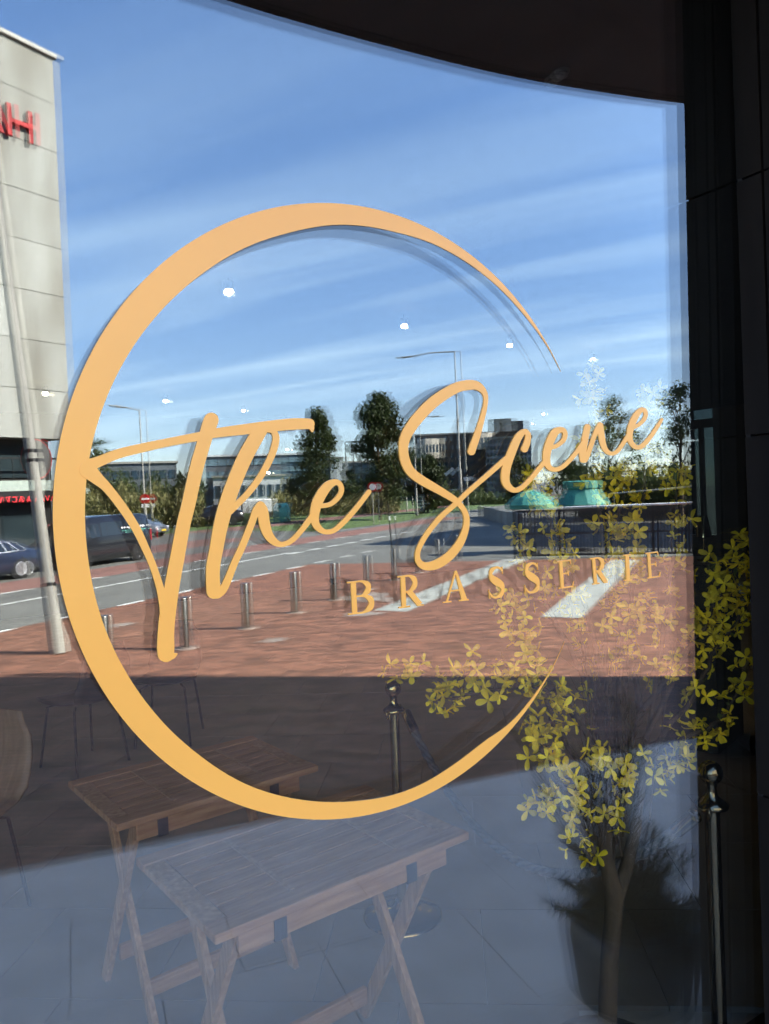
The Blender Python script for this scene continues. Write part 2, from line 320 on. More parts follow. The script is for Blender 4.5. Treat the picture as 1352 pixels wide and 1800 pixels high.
# ------------------------------------------------------------------ the raised terrace in front of the window
EA, EB = V((0.32, -2.81, 0)), V((4.53, -2.08, 0)); ed = (EB-EA).normalized()
tL, tR = EA - ed*9.5, EA + ed*16
ter = MB().prism([(tL.x, tL.y), (tR.x, tR.y), (15.5, -0.17), (1.9, -0.17), (1.86, 0.0), (-9.3, 0.0)], ZS-0.5, -0.03).build('terrace', M_joint)
tag(ter, kind='structure')
slab_me = {}
mtx = Matrix.Rotation(math.atan2(ed.y, ed.x), 3, 'Z'); per = V((-ed.y, ed.x, 0))
for i in range(-8, 14):
    for j in range(5):
        ln = 0.60 if j < 5 else 0.3
        c = EA + ed*(i*0.6 + 0.3 + (0.3 if j % 2 else 0)) + per*(j*0.6 + 0.3)
        if c.y > -0.32 or c.x < -6: continue
        key = 'slab'
        if key not in slab_me: slab_me[key] = MB().box((0, 0, 0), (0.597, 0.597, 0.012), mtx=mtx).mesh('slab', M_slab)
        mk('slab', slab_me[key], ter, (c.x, c.y, -0.0255 + random.uniform(-0.0008, 0.0008)))

# ------------------------------------------------------------------ the restaurant building
XJ = 1.87; LV = 0.165
bld = thing('restaurant_building', 'dark clad restaurant building holding the lettered window', 'building', (0, 6, ZS))
O = V((0, 6, ZS))
def bpart(name, lo, hi, m):
    lo, hi = V(lo), V(hi); return MB().box((lo+hi)/2, hi-lo).build(name, m, bld, O)
bpart('upper_storeys', (-16, -0.12, 3.66), (15.6, 13.4, 15.5), M_clad)
bpart('front_wall', (XJ+0.035, -LV, ZS), (3.4, -0.02, 3.39), M_clad)
bpart('front_wall', (3.405, -LV, ZS), (15.6, 0.12, 3.39), M_clad)
bpart('front_wall', (-16, -LV, ZS), (-9.3, 0.12, 3.39), M_clad)
bpart('plinth', (-9.3, 0.0, ZS), (3.4, 0.3, -0.01), M_black)
bpart('side_wall', (-16, 0.13, ZS), (-15.7, 13.4, 3.65), M_darkwall)
bpart('back_wall', (-15.7, 13.0, ZS), (15.6, 13.3, 3.65), M_darkwall)
XR = 15.3
def BW(x, y):
    d = ray(x, y); return CAM + d*(XR/d.x)
ya, yb = BW(1255, 800).y, BW(1208, 800).y; z0, z1 = BW(1230, 940).z, BW(1230, 692).z; zm = BW(1230, 745).z
bpart('side_wall', (XR, 0.13, ZS), (XR+0.3, ya, 3.65), M_darkwall); bpart('side_wall', (XR, yb, ZS), (XR+0.3, 12.99, 3.65), M_darkwall)
bpart('side_wall', (XR, ya, ZS), (XR+0.3, yb, z0), M_darkwall); bpart('side_wall', (XR, ya, z1), (XR+0.3, yb, 3.65), M_darkwall)
bpart('side_window_frame', (XR+0.02, ya, zm-0.10), (XR+0.1, yb, zm+0.10), M_black)
bpart('side_window_frame', (XR+0.02, (ya+yb)/2-0.05, z0), (XR+0.1, (ya+yb)/2+0.05, zm-0.10), M_black)
bpart('side_window_pane', (XR+0.11, ya, z0), (XR+0.12, yb, z1), glassmat('smoked_glass', 0.06, (0.10, 0.12, 0.12)))
bpart('ceiling', (-15.7, 0.13, 3.41), (XR, 12.99, 3.62), M_ceil)
# reveal beside the glass: flat dark panels with open seams
zs_ = [-0.02, 0.92, 1.86, 2.52, 3.38]
for k in range(4):
    for (ya, yb) in ((-LV, -LV*0.45), (-LV*0.45+0.004, 0.0)):
        MB().box((XJ+0.015, (ya+yb)/2, (zs_[k]+zs_[k+1])/2), (0.03, yb-ya-0.003, zs_[k+1]-zs_[k]-0.006)).build('reveal_panel', M_clad, bld, O)
# canopy with a bowed edge
ce = [S(x, y, 3.4) for x, y in ((400, 0), (540, 42), (676, 79), (851, 123), (1000, 152), (1200, 181))]
edge = [V((-3.6, -0.21, 0)), V((-2.5, -0.68, 0)), V((-1.4, -1.01, 0)), V((-0.4, -1.20, 0)), V((0.4, -1.265, 0))] + ce + [V((3.6, -0.79, 0)), V((4.3, -0.52, 0)), V((4.9, -LV-0.01, 0))]
edge = [V(p) for p in catmull([tuple(p) for p in edge], 5)]
MB().prism([(p.x, p.y) for p in edge] + [(4.9, -LV-0.003), (XJ+0.03, -LV-0.003), (XJ+0.03, -0.002), (-3.6, -0.002)], 3.405, 3.64).build('canopy', M_soffit, bld, O)
lip = MB()
for a, b in zip(edge[:-1], edge[1:]):
    a, b = V((a.x, a.y, 3.44)), V((b.x, b.y, 3.44)); lip.box((a+b)/2 + V((0, 0.02, 0)), ((b-a).length+0.01, 0.045, 0.08), math.atan2(b.y-a.y, b.x-a.x))
lip.build('canopy_edge', M_black, bld, O)
sd = S(988, 126, 3.4)
det = thing('smoke_detector', 'round white smoke detector on the canopy ceiling', 'detector', (sd.x, sd.y, 3.404))
M_plast = mat('white_plastic', (0.55, 0.54, 0.50), 0.5)
MB().lathe([(0.030, 0), (0.030, -0.008), (0.026, -0.010)], n=18).build('base_plate', M_plast, det)
MB().lathe([(0.023, -0.010), (0.024, -0.016), (0.021, -0.024), (0.012, -0.028)], n=18).build('sensor_cap', M_plast, det)
MB().lathe([(0.0245, -0.0125), (0.0245, -0.015)], n=18).build('vent_slot', M_black, det)

# indoor floor with its tiles set askew to the window
flr = MB().box((-0.3, 6.6, -0.155), (31, 12.6, 0.29)).build('floor', M_joint2); tag(flr, kind='structure')
ta = math.atan2(-0.6, 0.8); tx = V((math.cos(ta), math.sin(ta), 0)); ty = V((-tx.y, tx.x, 0)); tm = Matrix.Rotation(ta, 3, 'Z')
tile_me = MB().box((0, 0, 0), (0.597, 0.597, 0.02), mtx=tm).mesh('tile', M_tile)
t0 = I(0, 1600); cnt = 0
cells = []
for i in range(-26, 26):
    for j in range(-26, 26):
        c = V((t0.x, t0.y, 0)) + tx*(i*0.6+0.3+(0.3 if j % 2 else 0)) + ty*(j*0.6+0.3)
        if -3.5 < c.x < 9.5 and 0.42 < c.y < 9.5: cells.append((c.y + abs(c.x-1.5)*0.7, c))
cells.sort(key=lambda q: q[0])
for q, c in cells[:290]: mk('tile', tile_me, flr, (c.x, c.y, -0.0005 + random.uniform(-0.0006, 0.0006)))
rest = MB()
for q, c in cells[290:]: rest.box((c.x, c.y, -0.0005), (0.597, 0.597, 0.02), mtx=tm)
tag(rest.build('tile_field', M_tile, flr), kind='stuff')

# ------------------------------------------------------------------ glazing
G_out = glassmat('coated_glass_outer', 0.076, (0.975, 0.985, 0.975)); G_in = glassmat('coated_glass_inner', 0.060, (0.98, 0.985, 0.98))
win = thing('shop_window', 'large double glazed restaurant window carrying gold lettering', 'window', (0, 0, 0))
def gp(u, z, wv): return P0 + V((u, 0, 0)) + VG*(z-CZ) + NG*wv
def pane(name, u0, u1, w0, w1, m, yaw=0.0, uc=0.6):
    mb = MB(); q = Matrix.Rotation(yaw, 3, 'Z')
    pts = []
    for wv in (w0, w1):
        for u, z in ((u0, 0.02), (u1, 0.02), (u1, 3.395), (u0, 3.395)):
            p = gp(u, z, wv); c = V((uc, w0, p.z)); pts.append(c + q @ (p-c))
    mb.add(pts, [(0, 1, 2, 3), (7, 6, 5, 4), (0, 4, 5, 1), (1, 5, 6, 2), (2, 6, 7, 3), (3, 7, 4, 0)])
    return mb.build(name, m, win)
pane('outer_pane', -0.8, 3.38, 0.0, 0.012, G_out)
pane('inner_pane', -0.78, 3.37, 0.036, 0.042, G_in, yaw=-0.0042)
pane('outer_pane', -5.0, -0.9, 0.0, 0.012, G_out); pane('outer_pane', -9.2, -5.1, 0.0, 0.012, G_out)
for u in (-0.85, -5.05, -9.25): MB().box((u, 0.03, 1.7), (0.096, 0.12, 3.38)).build('mullion', M_black, win)
MB().box((XJ+0.012, -0.010, 1.7), (0.022, 0.012, 3.36)).build('jamb', M_black, win)
MB().box((3.40, 0.03, 1.7), (0.03, 0.10, 3.38)).build('mullion', M_black, win)
MB().box((-2.95, 0.05, 3.402), (12.7, 0.10, 0.010)).build('head_rail', M_black, win)
MB().box((-2.95, 0.05, 0.006), (12.7, 0.10, 0.022)).build('sill', M_black, win)

# ------------------------------------------------------------------ gold lettering on the glass
sign = thing('window_lettering', 'gold ring with script name and serif capitals stuck on the window', 'sign', gl(600, 900))
SO = gl(600, 900); lay = [0]
def ribbon(mb, pts, cap=(1, 1), n=7, smooth=True):
    p = catmull(pts, n) if smooth else pts
    L = []; R = []
    for i, (x, y, wd) in enumerate(p):
        a = p[max(i-1, 0)]; b = p[min(i+1, len(p)-1)]; dx, dy = b[0]-a[0], b[1]-a[1]; l = math.hypot(dx, dy) or 1
        nx, ny = -dy/l*wd/2, dx/l*wd/2; L.append((x+nx, y+ny)); R.append((x-nx, y-ny))
    out = L[:]
    def arc(c, a, b):
        a0 = math.atan2(a[1]-c[1], a[0]-c[0]); r = math.hypot(a[0]-c[0], a[1]-c[1]); res = []
        for k in range(1, 7): th = a0 - math.pi*k/7; res.append((c[0]+r*math.cos(th), c[1]+r*math.sin(th)))
        return res
    lay[0] += 1; th = 0.0022 + 0.00012*(lay[0] % 14)
    def P(q, off): return gl(q[0], q[1], off)
    nL = len(L); tk = [th + 0.0004*i/nL for i in range(nL)]
    vs = [P(q, tk[i]) for i, q in enumerate(L)] + [P(q, tk[i]) for i, q in enumerate(R)] + [P(q, 0.0004) for q in L] + [P(q, 0.0004) for q in R]
    fs = []
    for i in range(nL-1):
        fs += [(i, i+1, nL+i+1, nL+i), (2*nL+i+1, 2*nL+i, 3*nL+i, 3*nL+i+1), (i+1, i, 2*nL+i, 2*nL+i+1), (nL+i, nL+i+1, 3*nL+i+1, 3*nL+i)]
    fs += [(0, nL, 3*nL, 2*nL), (nL-1, 3*nL-1, 4*nL-1, 2*nL-1)]
    mb.add(vs, fs)
    for on, c, a, b in ((cap[0], p[0], R[0], L[0]), (cap[1], p[-1], L[-1], R[-1])):
        if on:
            poly = [a] + arc(c, a, b) + [b]
            te = th + 0.00003 if c is p[0] else tk[-1] + 0.00003
            mb.ext([P(q, te) for q in poly], NG*(te-0.0004))
# ring: circle on the glass, its inner edge a smaller circle set off to the right
ring = MB(); cu, cz, rr = 0.61351*DIST, CZ-0.02046*DIST, 0.45929*DIST
ic = None
inner_px = [(440, 431.9), (346.3, 489.1), (279.7, 550.3), (229.1, 616.9), (186.5, 700), (499.9, 412.5), (593, 395.2), (673, 403.2), (156, 808), (149, 880), (150, 930), (156, 980), (165, 1040), (175.9, 1086.6), (229, 1193), (282.4, 1265), (346.3, 1323.5), (440, 1382), (519.8, 1403.5), (599.6, 1409.7), (720, 1387.6), (780, 439.2), (853, 485.3), (897.5, 530.8), (941.9, 589.6), (820, 1326), (926, 1233)]
def uz(p): g = gl(*p); return (g.x - cu, (g-P0).dot(VG) - (cz-CZ))
# polar profile of the inner edge, from the traced points
prof = sorted((math.atan2(b, a) % (2*math.pi), math.hypot(a, b)) for a, b in map(uz, inner_px))
a_up = math.atan2(*reversed(uz((983, 655)))); a_dn = math.atan2(*reversed(uz((990, 1127)))) % (2*math.pi)
prof = [(a_up, rr)] + [q for q in prof if a_up+0.03 < q[0] < a_dn-0.03] + [(a_dn, rr)]
def rin(a):
    # smooth interpolation by local averaging of the traced radii
    s = ws = 0
    for pa, pr in prof:
        k = math.exp(-((a-pa)/0.17)**2) + 1e-9
        if pa in (prof[0][0], prof[-1][0]): k *= 1.5
        s += k*pr; ws += k
    return s/ws
nseg = 220; ov = []; iv = []
for k in range(nseg+1):
    t = k/nseg; a = a_up + (a_dn-a_up)*t; ri = min(rin(a), rr-0.0003); e = min(t, 1-t)
    if e < 0.10: ri = rr - (rr-ri)*min(1, (e/0.10)**0.6)
    ov.append((a, rr)); iv.append((a, max(ri, rr*0.85)))
def rp(a, r, off): return gp(cu + r*math.cos(a), cz + r*math.sin(a), -off)
vs = [rp(a, r, 0.0021) for a, r in ov] + [rp(a, r, 0.0021) for a, r in iv] + [rp(a, r, 0.0004) for a, r in ov] + [rp(a, r, 0.0004) for a, r in iv]
n = nseg+1; fs = []
for i in range(nseg):
    fs += [(i, i+1, n+i+1, n+i), (2*n+i, 3*n+i, 3*n+i+1, 2*n+i+1), (i, 2*n+i, 2*n+i+1, i+1), (n+i, n+i+1, 3*n+i+1, 3*n+i)]
ring.add(vs, fs); ring.build('ring', M_gold, sign, SO)
SCRIPT = {
 'T': [[(370.8, 738.5, 26), (366, 752, 25.5), (358.3, 777, 24), (345, 823, 24), (330, 890, 24), (322.5, 920, 24), (311.5, 977.7, 25), (301, 1035, 26), (293.7, 1083.5, 28), (291.2, 1112, 28.5), (290.8, 1135, 30), (290.8, 1149, 29)],
       [(292, 1152, 22), (303, 1152, 12), (310, 1149, 3)],
       [(158, 818, 24), (172, 812, 19), (207.3, 798, 17), (247.7, 787.9, 16), (293.8, 777.9, 14.5), (348.7, 767.3, 15.4), (377.9, 761.5, 16.5), (448.9, 752.5, 19), (503.3, 746.4, 20), (529.3, 745.2, 19.5), (543, 745.2, 18)],
       [(544, 747, 14), (547, 753, 9), (548, 758, 4)],
       [(154, 826, 30), (170, 841, 22), (188, 857.7, 17), (215, 892.3, 16), (238, 927.9, 15), (253.5, 960, 13.5), (267.3, 992, 12.5), (279.2, 1027.7, 13), (286, 1058, 15), (289, 1083, 16)]],
 'h': [[(461, 752, 22), (452.4, 763.9, 25), (431, 801.8, 26), (413.4, 842, 26), (398, 884.6, 26), (387, 924.9, 25), (379, 967.5, 23.5), (374, 995, 24), (373.5, 1020, 24), (375, 1040, 25)],
       [(466, 756, 8), (478, 757, 10), (483.5, 766, 11.5), (483.4, 778, 12), (476, 801.8, 12), (459.5, 833.7, 11.5), (438.2, 863.3, 11), (418, 884.6, 11), (402, 899, 13)],
       [(381, 1043, 18), (391, 1036, 14), (400, 1018, 13), (411.5, 989, 12), (422.8, 965, 12), (439.4, 924.9, 12), (448.9, 898.8, 13), (455, 890, 14)],
       [(457, 889, 16), (461, 899, 18.5), (463.5, 917.8, 19), (469, 936.7, 17), (479.6, 950.9, 13.5), (493.8, 956.8, 9), (510.4, 950.9, 9), (527, 934.3, 9), (543.5, 913, 10), (549, 905, 10)]],
 'e': [[(556, 889.5, 8), (567, 889, 8), (581.4, 885.3, 8), (594.4, 872.8, 9), (599.2, 861, 8.5), (595.6, 850.6, 9), (586.2, 848, 11.5), (573.1, 856.2, 16.5), (560.5, 875, 18), (553.5, 894, 17), (551.5, 910.7, 15), (556, 924.9, 12.5), (568.4, 934.3, 9), (583.8, 933, 8.5), (598, 922.5, 9), (619.3, 900, 9), (638.2, 876.3, 8.5), (647.2, 864.5, 8)]],
 'S': [[(827.3, 794, 13), (831, 782.7, 12.8), (837.7, 763.5, 11.5), (848.3, 726.9, 8.5), (852.5, 703.8, 7.5), (849.2, 689.4, 10), (837.7, 678.8, 15), (823.3, 677.1, 17.5), (805, 680.4, 18), (784.8, 690.4, 19), (759.8, 707.7, 20), (735.8, 731.7, 20), (718.5, 754.8, 19), (709.8, 773, 17.5), (707.9, 792.3, 16), (711.7, 812.5, 16.5), (721.3, 829.8, 16), (739.6, 844.2, 16), (766.5, 859.6, 14), (795.4, 877, 11.5), (807, 887.5, 9.5), (815.6, 900, 9.5), (818.8, 915.4, 10), (815.6, 934.6, 11.5), (806, 955.8, 14), (789.6, 976, 15.5), (767.5, 991, 16.5), (747.3, 995.2, 14), (735.5, 988.5, 11), (732.3, 975, 8.5), (737.7, 957.7, 8.5), (753, 932.7, 9), (774.2, 907.7, 9), (797.3, 887.5, 8.5), (822.3, 863.5, 8.5), (849.2, 840.4, 8.5), (872.3, 820.2, 9), (888, 806, 9)]],
 'c': [[(920.4, 789.5, 12), (925, 778, 11), (926.5, 765, 9.5), (920.4, 758.5, 9), (909.7, 768.6, 13), (897.9, 794.7, 14.5), (888.9, 820.7, 15), (886.5, 842, 14.5), (890.8, 854, 12.5), (901.4, 861.4, 9), (913.3, 858.6, 8.5), (931, 842, 8), (952.3, 816, 8), (960, 805, 9)]],
 'e2': [[(960, 788, 6.5), (968, 787, 7), (978.3, 782.8, 7), (989, 773.4, 8), (991.4, 761.5, 8), (985.4, 755.6, 9.5), (973.6, 760.4, 13.5), (964.5, 778, 14), (959.3, 797, 13.5), (959.2, 812, 12), (964.5, 822.5, 9), (976, 825.4, 8), (990.2, 818.3, 7.5), (1009, 798.2, 7.5), (1025, 776, 8)]],
 'n': [[(1031.5, 751, 11), (1026.9, 773.4, 12), (1023.3, 794.7, 12.5), (1024, 808, 12)],
       [(1027, 809, 9), (1031, 803, 8), (1036.3, 787.6, 8), (1044.6, 764, 8), (1051, 750, 9)],
       [(1053.5, 747.5, 11), (1056, 764, 11), (1058.8, 780.5, 10.5), (1064.7, 792.5, 8.5), (1074.2, 797.5, 7), (1084.9, 792.3, 7), (1096.7, 775.7, 7), (1106, 760, 7)]],
 'e3': [[(1107, 754, 5.5), (1112, 752, 6), (1122.7, 746, 6.5), (1132.2, 735.5, 7), (1133.4, 724.5, 7.5), (1126.3, 720.4, 8.5), (1116.8, 730.8, 11), (1109, 747.3, 11.5), (1105.5, 764, 10.5), (1108, 778, 9), (1116.8, 786, 8), (1127.5, 784, 8), (1141.7, 768.6, 7.5), (1155.9, 747.3, 6.5), (1161.8, 737.4, 5)]],
}
for k, strokes in SCRIPT.items():
    mb = MB()
    for s in strokes: ribbon(mb, s)
    mb.build('script_letter', M_gold, sign, SO)
# serif capitals: strokes in a unit cell (x right, y down, width), mapped on each letter's quad
SER = 0.065
def st(*p): return list(p)
CAPS = {
 'B': ([[(0.25, 0.02, 0.20), (0.25, 0.98, 0.20)], [(0.0, 0.025, 0.05), (0.45, 0.025, 0.05)], [(0.0, 0.975, 0.05), (0.45, 0.975, 0.05)]],
       [[(0.30, 0.025, 0.05), (0.58, 0.03, 0.06), (0.78, 0.12, 0.13), (0.83, 0.235, 0.18), (0.76, 0.36, 0.13), (0.58, 0.455, 0.055), (0.32, 0.465, 0.05)],
        [(0.32, 0.47, 0.05), (0.62, 0.48, 0.06), (0.84, 0.57, 0.14), (0.90, 0.71, 0.19), (0.82, 0.86, 0.14), (0.60, 0.965, 0.06), (0.32, 0.975, 0.05)]]),
 'R': ([[(0.25, 0.02, 0.18), (0.25, 0.98, 0.18)], [(0.02, 0.025, 0.05), (0.42, 0.025, 0.05)], [(0.05, 0.975, 0.05), (0.48, 0.975, 0.05)], [(0.46, 0.50, 0.15), (0.86, 0.955, 0.15)], [(0.76, 0.978, 0.04), (1.0, 0.978, 0.04)]],
       [[(0.28, 0.025, 0.05), (0.52, 0.03, 0.06), (0.70, 0.12, 0.13), (0.75, 0.255, 0.18), (0.68, 0.40, 0.13), (0.50, 0.50, 0.055), (0.28, 0.51, 0.05)]]),
 'A': ([[(0.49, 0.03, 0.05), (0.16, 0.97, 0.055)], [(0.50, 0.0, 0.06), (0.84, 0.97, 0.17)], [(0.0, 0.977, 0.045), (0.33, 0.977, 0.045)], [(0.62, 0.977, 0.045), (1.0, 0.977, 0.045)], [(0.26, 0.635, 0.05), (0.70, 0.635, 0.05)]], []),
 'E': ([[(0.26, 0.02, 0.20), (0.26, 0.98, 0.20)], [(0.02, 0.025, 0.05), (0.90, 0.025, 0.05)], [(0.05, 0.975, 0.05), (0.96, 0.975, 0.05)], [(0.30, 0.475, 0.05), (0.72, 0.475, 0.05)], [(0.90, 0.02, 0.05), (0.93, 0.17, 0.03)], [(0.93, 0.98, 0.06), (1.0, 0.80, 0.03)], [(0.71, 0.39, 0.05), (0.71, 0.57, 0.05)]], []),
 'I': ([[(0.5, 0.02, 0.48), (0.5, 0.98, 0.48)], [(0.0, 0.025, 0.05), (1.0, 0.025, 0.05)], [(0.0, 0.975, 0.05), (1.0, 0.975, 0.05)]], []),
 'S': ([[(0.92, 0.03, 0.05), (0.93, 0.27, 0.03)], [(0.02, 0.70, 0.03), (0.06, 0.99, 0.05)]],
       [[(0.90, 0.17, 0.04), (0.74, 0.055, 0.06), (0.50, 0.03, 0.07), (0.26, 0.09, 0.12), (0.17, 0.22, 0.18), (0.28, 0.36, 0.21), (0.52, 0.48, 0.23), (0.77, 0.60, 0.22), (0.88, 0.76, 0.19), (0.76, 0.91, 0.12), (0.48, 0.975, 0.07), (0.22, 0.94, 0.06), (0.06, 0.80, 0.04)]]),
}
QUADS = [('B', (608.9, 1022.5), (653, 1018), (611, 1081), (658, 1075)), ('R', (696.5, 1012.5), (738, 1008.5), (697.6, 1069.5), (743, 1064)),
         ('A', (777.5, 1005.5), (822.5, 1000.5), (777.5, 1060), (822.5, 1055)), ('S', (856, 998), (883.5, 994), (858, 1053), (886.5, 1048.5)),
         ('S', (919, 990.5), (945, 987), (921, 1044), (948, 1040)), ('E', (977, 986), (1004, 983), (979.5, 1035.5), (1008, 1031.5)),
         ('R', (1034.7, 981), (1064, 977.5), (1039, 1028), (1067, 1024)), ('I', (1094, 975), (1107, 973.5), (1096, 1021.5), (1109, 1019.8)), ('E', (1133, 971.8), (1157, 968.8), (1136, 1017.3), (1160, 1013.8))]
for ch, TL, TRR, BL, BRR in QUADS:
    wq = math.hypot(TRR[0]-TL[0], TRR[1]-TL[1]); hq = math.hypot(BL[0]-TL[0], BL[1]-TL[1])
    def mp_(p, a):
        u, v, wd = p; x = (TL[0]*(1-u)+TRR[0]*u)*(1-v) + (BL[0]*(1-u)+BRR[0]*u)*v; y = (TL[1]*(1-u)+TRR[1]*u)*(1-v) + (BL[1]*(1-u)+BRR[1]*u)*v
        return (x, y, wd*(wq*abs(math.sin(a)) + hq*abs(math.cos(a))))
    mb = MB()
    for lst, smo in ((CAPS[ch][0], False), (CAPS[ch][1], True)):
        for s in lst:
            o_ = []
            for i, p in enumerate(s):
                a_, b_ = s[max(i-1, 0)], s[min(i+1, len(s)-1)]; ang = math.atan2((b_[1]-a_[1])*hq, (b_[0]-a_[0])*wq)
                o_.append(mp_(p, ang))
            ribbon(mb, o_, (0, 0), 5, smo)
    mb.build('capital_letter', M_gold, sign, SO)

# ------------------------------------------------------------------ indoors: tables, stanchions, lamps, chairs
def folding_table(label, c, rz, L=0.80, D=0.52, H=0.75):
    t = thing('folding_table', label, 'table', (c.x, c.y, 0), rz, 'folding tables inside the window')
    sl_n = 6; sw = (D-0.12)/sl_n
    me = None
    for s in (-1, 1):                                   # long rails
        MB().box((0, s*(D/2-0.03), H-0.012), (L, 0.06, 0.024)).build('rail', M_wood, t, bevel=0.004)
    for s in (-1, 1):
        MB().box((s*(L/2-0.03), 0, H-0.013), (0.058, D-0.125, 0.022)).build('end_board', M_wood2, t, bevel=0.003)
    me = MB().box((0, 0, 0), (L-0.124, sw-0.006, 0.02)).mesh('slat', M_wood)
    for k in range(sl_n): mk('slat', me, t, (0, -D/2+0.06+sw*(k+0.5), H-0.013))
    for x in (-0.16, 0.18): MB().box((x, 0, H-0.0005), (0.014, D-0.13, 0.003)).build('cross_batten', M_wood2, t)
    for s in (-1, 1):
        MB().box((0, s*(D/2-0.035), H-0.055), (L-0.14, 0.02, 0.058)).build('apron', M_wood, t, bevel=0.003)
        for x in (-0.22, 0.20): MB().box((x, s*(D/2-0.034), H-0.056), (0.035, 0.026, 0.066)).build('strap', M_strap, t)
    for s in (-1, 1):                                   # crossed legs under each short end
        x1, x2 = s*(L/2-0.085), s*(L/2-0.112)
        MB().bar((x1, -D/2+0.06, H-0.03), (x1, D/2-0.05, 0.0), 0.045, 0.022, V((1, 0, 0))).build('leg', M_wood2, t, bevel=0.003)
        MB().bar((x2, D/2-0.06, H-0.03), (x2, -D/2+0.05, 0.0), 0.045, 0.022, V((1, 0, 0))).build('leg', M_wood2, t, bevel=0.003)
    for y, z in ((D/2-0.12, 0.12), (-D/2+0.12, 0.12)): MB().box((0, y, z), (L-0.235, 0.02, 0.055)).build('stretcher', M_wood, t, bevel=0.003)
    for x in (-0.5, 0.5):
        for y in (-0.02, 0.02): MB().lathe([(0.006, 0), (0.005, 0.003)], c=(x*(L-0.17), y, 0.37), n=8, ax=Matrix.Rotation(math.pi/2, 3, 'Y')).build('bolt', M_chrome, t)
    return t
ca = I(378, 1645, .75); cb = I(825, 1462, .75); du = (cb-ca).normalized(); dn = V((-du.y, du.x, 0))
folding_table('slatted acacia folding table close behind the glass, under the ring', (ca+cb)/2 + dn*0.26, math.atan2(du.y, du.x), (cb-ca).length)
ca = I(205, 1450, .75); cb = I(560, 1345, .75); du = (cb-ca).normalized(); dn = V((-du.y, du.x, 0))
folding_table('darker folding table standing farther back, left of the rope post', (ca+cb)/2 + dn*0.26, math.atan2(du.y, du.x), (cb-ca).length)

def stanchion(label, p, H, m):
    t = thing('stanchion', label, 'rope post', (p.x, p.y, 0), 0, 'rope barrier posts')
    MB().lathe([(0.165, 0), (0.165, 0.010), (0.155, 0.018), (0.09, 0.034), (0.045, 0.045), (0.028, 0.07)], n=36).build('base', m, t)
    MB().lathe([(0.0205, 0.05), (0.0205, H-0.135)], n=20).build('post', m, t)
    MB().lathe([(0.03, H-0.135), (0.044, H-0.128), (0.046, H-0.118), (0.030, H-0.108), (0.017, H-0.095), (0.014, H-0.075), (0.017, H-0.062)], n=24).build('collar', m, t)
    MB().lathe([(0.0005, H)] + [(0.033*math.sin(a), H-0.033+0.033*math.cos(a)) for a in [0.2+0.28*i for i in range(10)]], n=24).build('ball_finial', m, t)
    for k in range(2):
        a = k*math.pi + 0.5; MB().tube([(0.04*math.cos(a), 0.04*math.sin(a), H-0.118)] + [(0.052*math.cos(a)+0.014*math.cos(q)*math.cos(a), 0.052*math.sin(a)+0.014*math.cos(q)*math.sin(a), H-0.13+0.016*math.sin(q)) for q in [i*0.7 for i in range(9)]], 0.0035, 6).build('rope_ring', m, t)
    return t
p1 = I(708, 1612); p2 = ID(1249, 1350, 2.13); p2.z = 0
H2 = ID(1249, 1337, 2.13).z
stanchion('brass rope post standing behind the slatted table', p1, 0.985, M_brass)
stanchion('dark chrome rope post with ball top beside the right wall', p2, H2, M_chrome)
ra = V((p1.x+0.05, p1.y-0.01, 0.85)); rb = V((p2.x-0.06, p2.y+0.01, H2-0.14))
rope_pts = []
for i in range(33):
    t = i/32; p = ra.lerp(rb, t); p.z -= 0.42*4*t*(1-t)*(0.85+0.15*(1-t)); rope_pts.append(p)
rp_t = thing('barrier_rope', 'sagging grey twisted rope hung between the two posts', 'rope', rope_pts[16])
M_rope = mat('twisted_rope', (0.12, 0.11, 0.105), 0.8, 0, 0.3, 60)
for ph in range(3):
    pts = []
    for i in range(193):
        f = i/6; k = min(int(f), 31); p = rope_pts[k].lerp(rope_pts[k+1], f-k); t_ = (rope_pts[k+1]-rope_pts[k]).normalized(); s_ = t_.cross(V((0, 0, 1))).normalized(); n_ = s_.cross(t_)
        a = i*0.42 + ph*2.094; pts.append(p + (s_*math.cos(a) + n_*math.sin(a))*0.008)
    MB().tube(pts, 0.0095, 6).build('strand', M_rope, rp_t, rope_pts[16])
for a, b in ((rope_pts[0], rope_pts[1]), (rope_pts[-1], rope_pts[-2])):
    MB().tube([a, a.lerp(b, 1.4)], 0.021, 12).build('end_sleeve', M_brass, rp_t, rope_pts[16])

